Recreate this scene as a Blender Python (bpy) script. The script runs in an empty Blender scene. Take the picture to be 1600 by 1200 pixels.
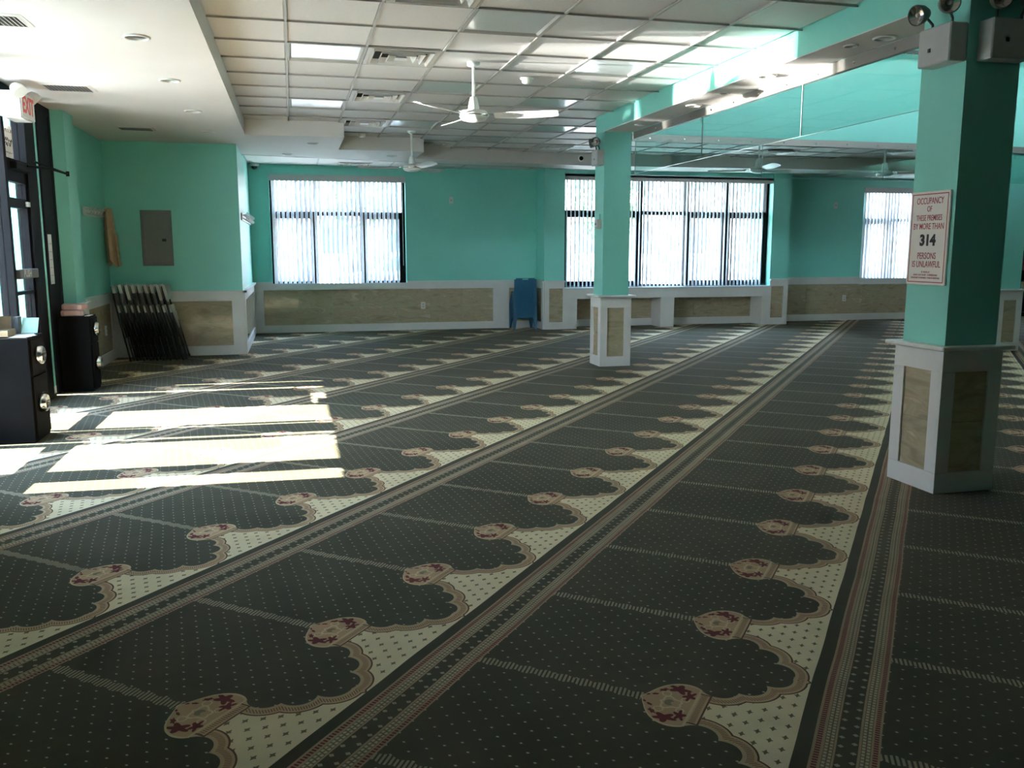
import bpy, math, random
from mathutils import Vector, Matrix
random.seed(7)
R = math.radians
C = bpy.context.scene.collection
SC = bpy.context.scene

# ------------------------------------------------------------------ camera, sky, sun, exposure
cam = bpy.data.cameras.new('camera'); cam.sensor_width = 36; cam.sensor_fit = 'HORIZONTAL'; cam.lens = 36 * 1359.12 / 1600
cam.clip_start = .05; cam.clip_end = 300
co = bpy.data.objects.new('camera', cam); C.objects.link(co); co.location = (0, 0, 1.386); co.rotation_euler = (R(90 - 8.779), 0, R(-14.0)); SC.camera = co
SC.view_settings.view_transform = 'Standard'; SC.view_settings.look = 'None'
SC.view_settings.exposure = 1.45; SC.view_settings.gamma = 1; SC.view_settings.use_curve_mapping = False
SC.cycles.max_bounces = 12; SC.cycles.diffuse_bounces = 6; SC.cycles.glossy_bounces = 4; SC.cycles.transparent_max_bounces = 16
SC.cycles.sample_clamp_indirect = 12; SC.cycles.caustics_reflective = False; SC.cycles.caustics_refractive = False
w = bpy.data.worlds.new('sky'); SC.world = w; w.use_nodes = True
nt = w.node_tree; nt.nodes.clear()
tc = nt.nodes.new('ShaderNodeTexCoord'); sx = nt.nodes.new('ShaderNodeSeparateXYZ'); rp = nt.nodes.new('ShaderNodeValToRGB')
bg = nt.nodes.new('ShaderNodeBackground'); ow = nt.nodes.new('ShaderNodeOutputWorld')
nt.links.new(tc.outputs['Generated'], sx.inputs[0]); nt.links.new(sx.outputs[2], rp.inputs[0]); nt.links.new(rp.outputs[0], bg.inputs[0]); nt.links.new(bg.outputs[0], ow.inputs[0])
rp.color_ramp.elements[0].color = (.88, .95, 1, 1); rp.color_ramp.elements[1].color = (.38, .62, 1, 1); rp.color_ramp.elements[1].position = .7
bg.inputs[1].default_value = 11.0
sl = bpy.data.lights.new('sun', 'SUN'); sl.energy = 37; sl.angle = R(.53); sl.color = (1, .95, .86)
so = bpy.data.objects.new('sun', sl); C.objects.link(so); so.location = (-30, 6, 30)
so.rotation_euler = Vector((1, -.035, -1.02)).to_track_quat('-Z', 'Y').to_euler()
# sunlight thrown back up by the glass of cars parked across the street
for gp, gt, ge, gs_ in (((-12.5, 9.6, .95), (3.5, 5.95, 2.68), 40000, 3.6), ((-12.5, 9.1, .95), (3.5, 6.55, 2.70), 52000, 4.0), ((-12.5, 8.75, .95), (3.5, 7.15, 2.70), 46000, 3.8), ((-12.5, 6.0, .95), (3.5, 6.25, 2.62), 30000, 3.6), ((-12.5, 8.3, .95), (3.5, 7.7, 2.70), 34000, 3.2), ((-12.5, 6.6, .95), (3.5, 9.05, 2.72), 24000, 2.4)):
    gl = bpy.data.lights.new('car_glint', 'SPOT'); gl.energy = ge; gl.shadow_soft_size = .08; gl.spot_size = R(gs_); gl.spot_blend = .75; gl.color = (1, .97, .92)
    go = bpy.data.objects.new('car_glint', gl); C.objects.link(go); go.location = gp
    go.rotation_euler = (Vector(gt) - Vector(gp)).to_track_quat('-Z', 'Y').to_euler()

# ------------------------------------------------------------------ node helpers
def new_mat(name):
    m = bpy.data.materials.new(name); m.use_nodes = True; n = m.node_tree.nodes; n.clear()
    out = n.new('ShaderNodeOutputMaterial'); b = n.new('ShaderNodeBsdfPrincipled'); m.node_tree.links.new(b.outputs[0], out.inputs[0])
    return m, m.node_tree, b, out
def mat(name, col, rough=.5, metal=0.0, nscale=None, namt=.12, bump=0.0, bscale=200, spec=None, coords='Object', stretch=None):
    m, t, b, out = new_mat(name)
    b.inputs['Roughness'].default_value = rough; b.inputs['Metallic'].default_value = metal
    if spec is not None: b.inputs['Specular IOR Level'].default_value = spec
    c = (*col, 1); b.inputs['Base Color'].default_value = c
    if nscale or bump:
        g = t.nodes.new('ShaderNodeNewGeometry')
    if nscale:
        nz = t.nodes.new('ShaderNodeTexNoise'); nz.inputs['Scale'].default_value = nscale; nz.inputs['Detail'].default_value = 4
        if stretch:
            mp = t.nodes.new('ShaderNodeMapping'); mp.inputs['Scale'].default_value = stretch; t.links.new(g.outputs['Position'], mp.inputs[0]); t.links.new(mp.outputs[0], nz.inputs['Vector'])
        else: t.links.new(g.outputs['Position'], nz.inputs['Vector'])
        r = t.nodes.new('ShaderNodeValToRGB'); r.color_ramp.elements[0].position = .3; r.color_ramp.elements[1].position = .7
        r.color_ramp.elements[0].color = tuple(max(0, x * (1 - namt)) for x in col) + (1,); r.color_ramp.elements[1].color = tuple(min(1, x * (1 + namt)) for x in col) + (1,)
        t.links.new(nz.outputs[0], r.inputs[0]); t.links.new(r.outputs[0], b.inputs['Base Color'])
    if bump:
        n2 = t.nodes.new('ShaderNodeTexNoise'); n2.inputs['Scale'].default_value = bscale; t.links.new(g.outputs['Position'], n2.inputs['Vector'])
        bp = t.nodes.new('ShaderNodeBump'); bp.inputs['Strength'].default_value = bump; bp.inputs['Distance'].default_value = .004
        t.links.new(n2.outputs[0], bp.inputs['Height']); t.links.new(bp.outputs[0], b.inputs['Normal'])
    return m
class F:
    t = None
    def __init__(s, v): s.v = v
    @staticmethod
    def op(o, *a, clamp=False):
        n = F.t.nodes.new('ShaderNodeMath'); n.operation = o; n.use_clamp = clamp
        for i, x in enumerate(a):
            x = x.v if isinstance(x, F) else x
            if isinstance(x, (int, float)): n.inputs[i].default_value = x
            else: F.t.links.new(x, n.inputs[i])
        return F(n.outputs[0])
    def __add__(s, o): return F.op('ADD', s, o)
    __radd__ = __add__
    def __sub__(s, o): return F.op('SUBTRACT', s, o)
    def __rsub__(s, o): return F.op('SUBTRACT', o, s)
    def __mul__(s, o): return F.op('MULTIPLY', s, o)
    __rmul__ = __mul__
    def __truediv__(s, o): return F.op('DIVIDE', s, o)
    def __lt__(s, o): return F.op('LESS_THAN', s, o)
    def __gt__(s, o): return F.op('GREATER_THAN', s, o)
def fl_(x): return F.op('FLOOR', x)
def fr_(x): return F.op('FRACT', x)
def ab(x): return F.op('ABSOLUTE', x)
def mn(*a):
    r = a[0]
    for x in a[1:]: r = F.op('MINIMUM', r, x)
    return r
def mx(*a):
    r = a[0]
    for x in a[1:]: r = F.op('MAXIMUM', r, x)
    return r
def hyp(x, y): return F.op('SQRT', x * x + y * y)
def mixc(f, c1, c2):
    n = F.t.nodes.new('ShaderNodeMix'); n.data_type = 'RGBA'
    F.t.links.new(f.v, n.inputs['Factor'])
    for k, c in (('A', c1), ('B', c2)):
        s = [i for i in n.inputs if i.name == k and i.type == 'RGBA'][0]
        if isinstance(c, tuple): s.default_value = (*c, 1)
        else: F.t.links.new(c, s)
    return [o for o in n.outputs if o.type == 'RGBA'][0]
def fnoise(vec, scale, detail=2):
    n = F.t.nodes.new('ShaderNodeTexNoise'); n.inputs['Scale'].default_value = scale; n.inputs['Detail'].default_value = detail
    F.t.links.new(vec, n.inputs['Vector']); return F(n.outputs[0])

def carpet_material():
    m, t, b, out = new_mat('woven prayer carpet'); F.t = t
    g = t.nodes.new('ShaderNodeNewGeometry'); s = t.nodes.new('ShaderNodeSeparateXYZ'); t.links.new(g.outputs['Position'], s.inputs[0])
    pos = g.outputs['Position']
    X, Y = F(s.outputs[0]) + .848, F(s.outputs[1]) - 3.916
    a, bb = .64124, 1.26431
    yaw = R(39.845); su, cu = math.sin(yaw), math.cos(yaw)
    wob = (fnoise(pos, 2.0, 1) - .5) * .012
    U = X * su + Y * cu + wob; V = X * cu - Y * su + wob
    row = fl_((V + .684) / bb)
    v = V - row * bb
    # each woven row lies a little differently along its length
    uo = U + F.op('SINE', row * 2.3) * .022 + .01
    k = uo / a + .5; cell = fl_(k)
    us = (fr_(k) - .5) * a          # signed distance from the medallion axis
    u = ab(us)
    # palette
    green, green2 = (.074, .067, .039), (.053, .049, .029)
    cream, tan, brown, red, pale = (.74, .62, .40), (.50, .335, .19), (.10, .05, .032), (.125, .016, .020), (.46, .43, .31)
    n1 = fnoise(pos, 1.3, 4); n2 = fnoise(pos, 5.5, 3); n3 = fnoise(pos, 420, 1)
    # ---- arch outline
    def disc(p, q, sag):
        mxx, my = (p[0] + q[0]) / 2, (p[1] + q[1]) / 2; L = math.hypot(q[0] - p[0], q[1] - p[1]); r = (L * L / 4 + sag * sag) / (2 * sag)
        nx, ny = (q[1] - p[1]) / L, -(q[0] - p[0]) / L      # towards the green field
        cx, cy = mxx + nx * (r - sag), my + ny * (r - sag)
        return hyp(u - cx, v - cy) - r
    P0, P1, P2, P3 = (.112, .055), (.150, .158), (.238, .229), (.3206, .300)
    def line(p, q):
        L = math.hypot(q[0] - p[0], q[1] - p[1]); nx, ny = -(q[1] - p[1]) / L, (q[0] - p[0]) / L
        return (u - p[0]) * nx + (v - p[1]) * ny
    d = mn(disc(P0, P1, .036), disc(P1, P2, .037), disc(P2, P3, .031), mx(line(P0, P1), line(P1, P3)))
    d = mn(d, v - .03)
    field = d < 0
    band = d < .046
    bandedge = (d > .040) * (d < .047)
    rib = (ab(d - .022) < .010) * (F.op('SINE', (u + v * .7) * 620) > .1)
    # ---- medallion
    fc = t.nodes.new('ShaderNodeFloatCurve'); cv = fc.mapping.curves[0]
    pts = [(-.118, .004), (-.10, .035), (-.08, .075), (-.055, .108), (-.02, .130), (.015, .134), (.05, .118)]
    fx = lambda x: (x + .13) / .26
    cv.points[0].location = (0, 0); cv.points[1].location = (1, .0)
    for x, y in pts: cv.points.new(fx(x), y * 5)
    fc.mapping.update()
    fc.inputs['Factor'].default_value = 1
    t.links.new(((v + .13) / .26).v, fc.inputs['Value'])
    hw = F(fc.outputs[0]) * .2
    md = hw - u
    med = (md > 0) * (v < .052) * (v > -.118)
    medrim = med * mx(md < .009, v > .044)
    collar = (u < .095) * (v > .05) * (v < .088)
    colledge = mx(v > .082, u > .089)
    def blob(cx, cy, rx, ry, ang, amp):
        ca, sa = math.cos(ang), math.sin(ang)
        du, dv = u - cx, v - cy
        xx, yy = (du * ca + dv * sa) / rx, (dv * ca - du * sa) / ry
        ah = F.op('ARCTAN2', yy, xx)
        return hyp(xx, yy) < (F.op('SINE', ah * 5 + cx * 90) * amp + .85)
    flowers = mx(blob(.092, -.016, .026, .036, .25, .28), blob(.062, .024, .028, .018, .2, .32), blob(.070, -.060, .018, .009, .8, .2), blob(.034, -.078, .013, .006, 1.1, .1), blob(.022, -.098, .009, .005, .9, .1))
    ringd = ab(hyp(u / 1.1, v + .022) - .030 + F.op('SINE', F.op('ARCTAN2', v + .022, u) * 4) * .006)
    ring = mx(ringd < .0035, ab(hyp(u - .05, v + .045) - .014) < .002, ab(hyp(u - .035, v - .018) - .012) < .002)
    core = (hyp(u, (v + .024) * 1.2) < .018) * (hyp(u, (v + .012) * 1.2) > .009)
    # ---- field dots, cream sprigs, divider
    def lattice(pu, pv, off=0.0):
        ru = fl_(uo / pu); c = fr_(uo / pu) - .5
        st = fr_(ru * .5)
        e = fr_(v / pv + st + off) - .5
        return ab(c * pu), ab(e * pv)
    lx, ly = lattice(.0352, .076); dots = ((lx * 1.15 + ly * .75) < .0044)
    kx, ky = lattice(.0335, .078, .3); sprig = ((kx * .85 + ky * 1.15) < .0122) * mx((kx + ky * 2.2) < .0145, (kx * 2.0 + ky) < .0120)
    q = F.op('MODULO', v + 5 * bb, bb)
    dv_ = (v < -.112)
    bul = F.op('SINE', v * 95) * .0045 + .0205
    div = dv_ * (u < bul); rung = F.op('SINE', v * 430 + us * 70) > -.15
    # ---- colours from bottom up
    gcol = mixc(F.op('MULTIPLY', (n1 - .38) * 3.2, 1, clamp=True), green2, green)
    worn = mn(((n2 - .58) * 6.0), F(1.0).op('ADD', 0, 1)); worn = F.op('MULTIPLY', worn, .6, clamp=True)
    gcol = mixc(worn, gcol, (.034, .032, .020))
    col = mixc(dots, gcol, pale)
    divc = mixc(rung, green2, (.34, .29, .19))
    col = mixc(div, col, divc)
    sp = mixc(sprig, mixc((n2 - .35) * 1.2, cream, (.64, .54, .345)), (.165, .125, .07))
    # spandrel tip finial
    fin = (ab(u - .3206) < (ab(v - .343) * -.35 + .0075)) * (v > .325)
    sp = mixc(fin, sp, tan)
    spand = F(1.0).op('SUBTRACT', 1, field) * (v < .357) * (v > -.05)
    col = mixc(spand, col, sp)
    bc = mixc(rib, tan, (.20, .115, .07)); bc = mixc(bandedge, bc, brown)
    bc = mixc(d < .005, bc, (.43, .345, .22))
    col = mixc(spand * band, col, bc)
    cc = mixc(colledge, mixc((ab(v - .066) < .009) * (F.op('SINE', us * 700) > 0), tan, (.20, .115, .07)), brown)
    col = mixc(collar, col, cc)
    mc = mixc(flowers, mixc(ring, (.46, .30, .175), (.60, .48, .29)), red); mc = mixc(core, mc, (.20, .17, .10)); mc = mixc(medrim, mc, (.56, .43, .25))
    col = mixc(med, col, mc)
    # ---- long border between the rows
    bcol = green2
    c0 = mixc(v < .401, (.34, .25, .155), (.052, .048, .029))           # plain dark strip then tan
    dash = (F.op('SINE', uo * 480) > -.05)
    c0 = mixc((v > .409) * (v < .424), c0, mixc(dash, (.30, .20, .13), red))
    def bead(v0, v1):
        mid = (v0 + v1) / 2
        inside = (v > v0) * (v < v1)
        two = ab(ab(v - mid) - .0065) < .0042
        be = two * (F.op('SINE', uo * 370 + (v > mid) * 1.57) > -.45)
        return inside, mixc(be, (.17, .115, .065), (.42, .38, .26))
    i1, b1 = bead(.432, .458); c0 = mixc(i1, c0, b1)
    c0 = mixc((v > .464) * (v < .522), c0, gcol)
    fx1 = ab(fr_(uo / .052) - .5) * .052
    fl1 = mn(fx1 + ab(v - .475) * .9, ab(fx1 - .026) + ab(v - .511) * .9) < .0085
    c0 = mixc(fl1 * (v > .464) * (v < .522), c0, (.33, .29, .20))
    i2, b2 = bead(.529, .555); c0 = mixc(i2, c0, b2)
    c0 = mixc((v > .561) * (v < .574), c0, mixc(dash, (.30, .20, .13), red))
    col = mixc((v > .357) * (v < .5802), col, c0)
    # pile shading
    pile = F.op('MULTIPLY', n3, .5) + n2 * .5 + .5
    ml = t.nodes.new('ShaderNodeMix'); ml.data_type = 'RGBA'; ml.blend_type = 'MULTIPLY'; ml.inputs['Factor'].default_value = 1
    sa = [i for i in ml.inputs if i.type == 'RGBA']; t.links.new(col, sa[0]); cmb = t.nodes.new('ShaderNodeCombineColor')
    for i in range(3): t.links.new(pile.v, cmb.inputs[i])
    t.links.new(cmb.outputs[0], sa[1])
    t.links.new([o for o in ml.outputs if o.type == 'RGBA'][0], b.inputs['Base Color'])
    b.inputs['Roughness'].default_value = .95; b.inputs['Specular IOR Level'].default_value = .1
    b.inputs['Sheen Weight'].default_value = .06; b.inputs['Sheen Tint'].default_value = (1, .94, .84, 1); b.inputs['Sheen Roughness'].default_value = .5
    bp = t.nodes.new('ShaderNodeBump'); bp.inputs['Strength'].default_value = .35; bp.inputs['Distance'].default_value = .003
    t.links.new(n3.v, bp.inputs['Height']); t.links.new(bp.outputs[0], b.inputs['Normal'])
    return m

def marble_material():
    m, t, b, out = new_mat('beige marble tile'); F.t = t
    g = t.nodes.new('ShaderNodeNewGeometry'); oi = t.nodes.new('ShaderNodeObjectInfo')
    ad = t.nodes.new('ShaderNodeVectorMath'); ad.operation = 'MULTIPLY_ADD'
    cr = t.nodes.new('ShaderNodeCombineXYZ'); t.links.new(oi.outputs['Random'], cr.inputs[0]); t.links.new(oi.outputs['Random'], cr.inputs[2])
    t.links.new(cr.outputs[0], ad.inputs[0]); ad.inputs[1].default_value = (9, 9, 9); t.links.new(g.outputs['Position'], ad.inputs[2])
    mp = t.nodes.new('ShaderNodeMapping'); mp.inputs['Rotation'].default_value = (R(25), R(-30), 0); mp.inputs['Scale'].default_value = (1, 1, 3.2); t.links.new(ad.outputs[0], mp.inputs[0])
    n = t.nodes.new('ShaderNodeTexNoise'); n.inputs['Scale'].default_value = 3.2; n.inputs['Detail'].default_value = 7; n.inputs['Distortion'].default_value = 1.2; t.links.new(mp.outputs[0], n.inputs['Vector'])
    r = t.nodes.new('ShaderNodeValToRGB'); e = r.color_ramp.elements
    e[0].position = .3; e[0].color = (.35, .29, .19, 1); e[1].position = .72; e[1].color = (.60, .54, .40, 1)
    x = r.color_ramp.elements.new(.5); x.color = (.48, .415, .28, 1)
    x = r.color_ramp.elements.new(.58); x.color = (.45, .36, .235, 1)
    t.links.new(n.outputs[0], r.inputs[0]); t.links.new(r.outputs[0], b.inputs['Base Color'])
    b.inputs['Roughness'].default_value = .07
    return m
def glass_material(name, tint, ior=1.5, rough=0.0):
    m, t, b, out = new_mat(name); t.nodes.remove(b)
    tr = t.nodes.new('ShaderNodeBsdfTransparent'); tr.inputs[0].default_value = (*tint, 1)
    gs = t.nodes.new('ShaderNodeBsdfGlossy'); gs.inputs['Roughness'].default_value = rough
    lw = t.nodes.new('ShaderNodeLayerWeight'); lw.inputs[0].default_value = .5; mxs = t.nodes.new('ShaderNodeMixShader'); F.t = t
    k = F.op('POWER', F(lw.outputs['Facing']), 5.0) * .9 + .035
    t.links.new(k.v, mxs.inputs[0]); t.links.new(tr.outputs[0], mxs.inputs[1]); t.links.new(gs.outputs[0], mxs.inputs[2]); t.links.new(mxs.outputs[0], out.inputs[0])
    return m
def slat_material():
    m, t, b, out = new_mat('translucent vane'); t.nodes.remove(b)
    d = t.nodes.new('ShaderNodeBsdfDiffuse'); d.inputs[0].default_value = (.72, .73, .73, 1)
    tl = t.nodes.new('ShaderNodeBsdfTranslucent'); tl.inputs[0].default_value = (.62, .64, .66, 1)
    mxs = t.nodes.new('ShaderNodeMixShader'); mxs.inputs[0].default_value = .33
    t.links.new(d.outputs[0], mxs.inputs[1]); t.links.new(tl.outputs[0], mxs.inputs[2]); t.links.new(mxs.outputs[0], out.inputs[0])
    return m
def brick_material():
    m, t, b, out = new_mat('red brick'); g = t.nodes.new('ShaderNodeNewGeometry')
    mp = t.nodes.new('ShaderNodeMapping'); mp.inputs['Rotation'].default_value = (R(90), 0, 0); t.links.new(g.outputs['Position'], mp.inputs[0])
    br = t.nodes.new('ShaderNodeTexBrick'); br.inputs['Scale'].default_value = 4; br.inputs[1].default_value = (.36, .13, .08, 1); br.inputs[2].default_value = (.30, .10, .07, 1); br.inputs[3].default_value = (.5, .46, .42, 1)
    t.links.new(mp.outputs[0], br.inputs['Vector']); t.links.new(br.outputs[0], b.inputs['Base Color']); b.inputs['Roughness'].default_value = .9
    return m

M_teal = mat('teal wall paint', (.25, .69, .595), .42, nscale=1.5, namt=.03, bump=.08, bscale=350)
M_white = mat('white painted wood', (.74, .725, .70), .38, nscale=6, namt=.03)
M_plaster = mat('white plaster', (.68, .635, .605), .7, nscale=2, namt=.02)
M_panel = mat('white ceiling panel', (.68, .65, .63), .62, nscale=60, namt=.03, bump=.25, bscale=500)
M_grid = mat('ceiling grid metal', (.42, .40, .37), .5, nscale=5, namt=.04)
M_dark = mat('dark void', (.02, .02, .02), .9, nscale=5)
M_black = mat('black metal frame', (.004, .004, .0045), .6, nscale=20, namt=.3, spec=.1)
M_safe = mat('black powder coat', (.006, .006, .006), .7, spec=.04, nscale=300, namt=.3, bump=.1, bscale=900)
M_steel = mat('brushed steel', (.55, .54, .52), .32, 1.0, nscale=40, namt=.08, stretch=(1, 1, 12))
M_alu = mat('aluminium channel', (.36, .335, .30), .45, .6, nscale=30, namt=.06, stretch=(1, .1, 10))
M_chrome = mat('satin chrome', (.72, .71, .69), .2, 1.0, nscale=30, namt=.05)
M_grey = mat('grey enamel', (.105, .11, .105), .5, nscale=30, namt=.06)
M_greyl = mat('light grey plastic', (.50, .49, .48), .45, nscale=20, namt=.04)
M_offw = mat('off white plastic', (.72, .70, .66), .4, nscale=15, namt=.03)
M_epanel = mat('panel grey enamel', (.19, .205, .195), .5, nscale=30, namt=.05); M_vent = mat('vent enamel', (.52, .49, .44), .45, nscale=10, namt=.04); M_tan = mat('sign housing', (.46, .45, .44), .5, nscale=10, namt=.04); M_fan = mat('white enamel', (.80, .80, .79), .28, nscale=10, namt=.02)
M_lens = mat('acrylic light lens', (.62, .64, .64), .18, nscale=90, namt=.05)
M_lamp = mat('lamp reflector', (.75, .75, .73), .12, .9, nscale=60, namt=.1)
M_blue = mat('blue plastic', (.030, .135, .235), .38, nscale=12, namt=.06)
M_chairm = mat('black chair steel', (.008, .008, .009), .45, nscale=40, namt=.3)
M_chairp = mat('putty chair plastic', (.60, .58, .52), .5, nscale=25, namt=.05)
M_cloth = mat('brown cloth', (.56, .37, .23), .9, nscale=14, namt=.12, bump=.4, bscale=600)
M_clothd = mat('dark cloth lining', (.025, .022, .02), .9, nscale=14)
M_signw = mat('sign enamel', (.90, .84, .79), .4, nscale=8, namt=.02)
M_signr = mat('sign red ink', (.42, .03, .045), .5, nscale=30, namt=.05)
M_ink = mat('black ink', (.01, .01, .01), .6, nscale=30, namt=.2)
M_exitr = mat('exit red', (.75, .07, .05), .45, nscale=30, namt=.05)
M_paper = mat('white paper', (.80, .79, .78), .8, nscale=20, namt=.03)
M_pink = mat('pink paper wrap', (.62, .40, .36), .75, nscale=20, namt=.06)
M_card = mat('cardboard', (.42, .29, .16), .85, nscale=30, namt=.08)
M_mint = mat('mint paper', (.45, .68, .58), .8, nscale=20, namt=.04)
M_wood = mat('dark bookcase', (.012, .010, .009), .5, nscale=12, namt=.3, stretch=(8, 8, 1))
M_conc = mat('street concrete', (.40, .39, .37), .9, nscale=3, namt=.12)
M_facade = mat('pale facade', (.80, .77, .74), .85, nscale=2, namt=.06)
M_pinkf = mat('pink render', (.74, .56, .50), .85, nscale=2, namt=.05); M_winext = mat('far window glass', (.06, .08, .10), .08, nscale=1, namt=.3)
M_carp = mat('car paint', (.78, .79, .84), .25, 0.0, nscale=8, namt=.03)
M_tyre = mat('tyre rubber', (.02, .02, .02), .8, nscale=40)
M_cyan = mat('cyan sign board', (.02, .40, .55), .5, nscale=10, namt=.05)
M_leaf = mat('tree foliage', (.06, .12, .035), .7, nscale=9, namt=.5)
M_bark = mat('tree bark', (.10, .07, .05), .9, nscale=20, namt=.3)
M_glass = glass_material('window glass', (.95, .97, .97))
M_cglass = glass_material('curtain glass', (.84, .93, .91))
M_gedge = mat('polished glass edge', (.36, .46, .42), .2, nscale=30, namt=.1); M_slat = slat_material(); M_brick = brick_material(); M_marble = marble_material(); M_carpet = carpet_material()

# ------------------------------------------------------------------ mesh helpers
class MB:
    def __init__(s): s.v = []; s.f = []; s.sm = []; s.M = None
    def _add(s, vs, fs, smooth=False):
        o = len(s.v)
        for p in vs:
            p = Vector(p); s.v.append(tuple(s.M @ p) if s.M else tuple(p))
        for f in fs: s.f.append([i + o for i in f]); s.sm.append(smooth)
        return s
    def box(s, x0, x1, y0, y1, z0, z1):
        if x0 > x1: x0, x1 = x1, x0
        if y0 > y1: y0, y1 = y1, y0
        return s._add([(x0, y0, z0), (x1, y0, z0), (x1, y1, z0), (x0, y1, z0), (x0, y0, z1), (x1, y0, z1), (x1, y1, z1), (x0, y1, z1)],
                      [(0, 3, 2, 1), (4, 5, 6, 7), (0, 1, 5, 4), (1, 2, 6, 5), (2, 3, 7, 6), (3, 0, 4, 7)])
    def cbox(s, x0, x1, y0, y1, z0, z1, c=.005):
        "box with chamfered edges"
        vs = []; 
        xs, ys, zs = (x0, x1), (y0, y1), (z0, z1)
        idx = {}
        for i in (0, 1):
            for j in (0, 1):
                for k in (0, 1):
                    X, Y, Z = xs[i], ys[j], zs[k]; dx = c if i == 0 else -c; dy = c if j == 0 else -c; dz = c if k == 0 else -c
                    idx[i, j, k] = len(vs); vs += [(X, Y + dy, Z + dz), (X + dx, Y, Z + dz), (X + dx, Y + dy, Z)]
        fs = []
        def face(ax, side):
            q = []
            o = [n for n in (0, 1, 2) if n != ax]
            for a_, b_ in ((0, 0), (1, 0), (1, 1), (0, 1)):
                key = [0, 0, 0]; key[ax] = side; key[o[0]] = a_; key[o[1]] = b_; q.append(idx[tuple(key)] + ax)
            fs.append(q)
        for ax in (0, 1, 2):
            for sd in (0, 1): face(ax, sd)
        for ax in (0, 1, 2):
            o = [n for n in (0, 1, 2) if n != ax]
            for a_ in (0, 1):
                for b_ in (0, 1):
                    k0 = [0, 0, 0]; k0[o[0]] = a_; k0[o[1]] = b_; k1 = list(k0); k1[ax] = 1
                    i0, i1 = idx[tuple(k0)], idx[tuple(k1)]; fs.append([i0 + o[0], i1 + o[0], i1 + o[1], i0 + o[1]])
        for v in idx.values(): fs.append([v, v + 1, v + 2])
        return s._add(vs, fs)
    def prism(s, poly, z0, z1):
        n = len(poly)
        return s._add([(x, y, z0) for x, y in poly] + [(x, y, z1) for x, y in poly], [list(range(n))[::-1], list(range(n, 2 * n))] + [(i, (i + 1) % n, n + (i + 1) % n, n + i) for i in range(n)])
    def loft(s, rings, closed=True, caps=True, smooth=True):
        n = len(rings[0]); vs = [p for r in rings for p in r]; fs = []
        for k in range(len(rings) - 1):
            for i in range(n if closed else n - 1):
                j = (i + 1) % n; fs.append((k * n + i, k * n + j, (k + 1) * n + j, (k + 1) * n + i))
        s._add(vs, fs, smooth)
        if caps: s._add(rings[0], [list(range(n))[::-1]]); s._add(rings[-1], [list(range(n))])
        return s
    def cyl(s, p0, p1, r0, r1=None, n=14, caps=True):
        r1 = r0 if r1 is None else r1; p0, p1 = Vector(p0), Vector(p1); d = (p1 - p0).normalized()
        a = d.orthogonal().normalized(); b = d.cross(a)
        rg = lambda p, r: [p + (a * math.cos(2 * math.pi * i / n) + b * math.sin(2 * math.pi * i / n)) * r for i in range(n)]
        return s.loft([rg(p0, r0), rg(p1, r1)], caps=caps)
    def lathe(s, c, prof, d=(0, 0, 1), n=24, caps=True):
        c, d = Vector(c), Vector(d).normalized(); a = d.orthogonal().normalized(); b = d.cross(a)
        return s.loft([[c + d * z + (a * math.cos(2 * math.pi * i / n) + b * math.sin(2 * math.pi * i / n)) * max(r, 1e-4) for i in range(n)] for r, z in prof], caps=caps)
    def tube(s, pts, r, n=8):
        pts = [Vector(p) for p in pts]; rings = []
        prev = None
        for i, p in enumerate(pts):
            d = (pts[min(i + 1, len(pts) - 1)] - pts[max(i - 1, 0)]).normalized()
            a = d.orthogonal().normalized() if prev is None else (prev - d * prev.dot(d)).normalized(); prev = a; b = d.cross(a)
            rings.append([p + (a * math.cos(2 * math.pi * k / n) + b * math.sin(2 * math.pi * k / n)) * r for k in range(n)])
        return s.loft(rings)
    def mesh(s, name, origin=(0, 0, 0)):
        me = bpy.data.meshes.new(name); o = Vector(origin)
        me.from_pydata([tuple(Vector(p) - o) for p in s.v], [], s.f); me.polygons.foreach_set('use_smooth', s.sm); me.update(); return me
    def build(s, name, m, parent=None, origin=None, **tags):
        if parent is not None: org = WL[parent.name]
        else: org = Vector(origin or (0, 0, 0))
        me = s.mesh(name, org); me.materials.append(m)
        o = bpy.data.objects.new(name, me); C.objects.link(o)
        if parent is not None: o.parent = parent; WL[o.name] = org
        else: o.location = org; WL[o.name] = org
        tag(o, **tags); return o
WL = {}
def tag(o, label=None, cat=None, group=None, kind=None):
    if label: o['label'] = label
    if cat: o['category'] = cat
    if group: o['group'] = group
    if kind: o['kind'] = kind
    return o
def thing(name, loc, label, cat, group=None):
    o = bpy.data.objects.new(name, None); C.objects.link(o); o.location = loc; o.empty_display_size = .1; WL[o.name] = Vector(loc); return tag(o, label, cat, group)
def inst(name, me, parent, loc, rot=None):
    "a copy sharing mesh data; loc is in the parent's own frame"
    o = bpy.data.objects.new(name, me); C.objects.link(o); o.parent = parent; o.location = loc
    if rot: o.rotation_euler = rot
    WL[o.name] = WL[parent.name]; return o
def copy_tree(o, parent=None):
    c = o.copy(); C.objects.link(c); c.parent = parent
    for ch in list(o.children): copy_tree(ch, c)
    return c
def struct(name, mb, m, parent=None, origin=None): return mb.build(name, m, parent, origin, kind='structure' if parent is None else None)
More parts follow.
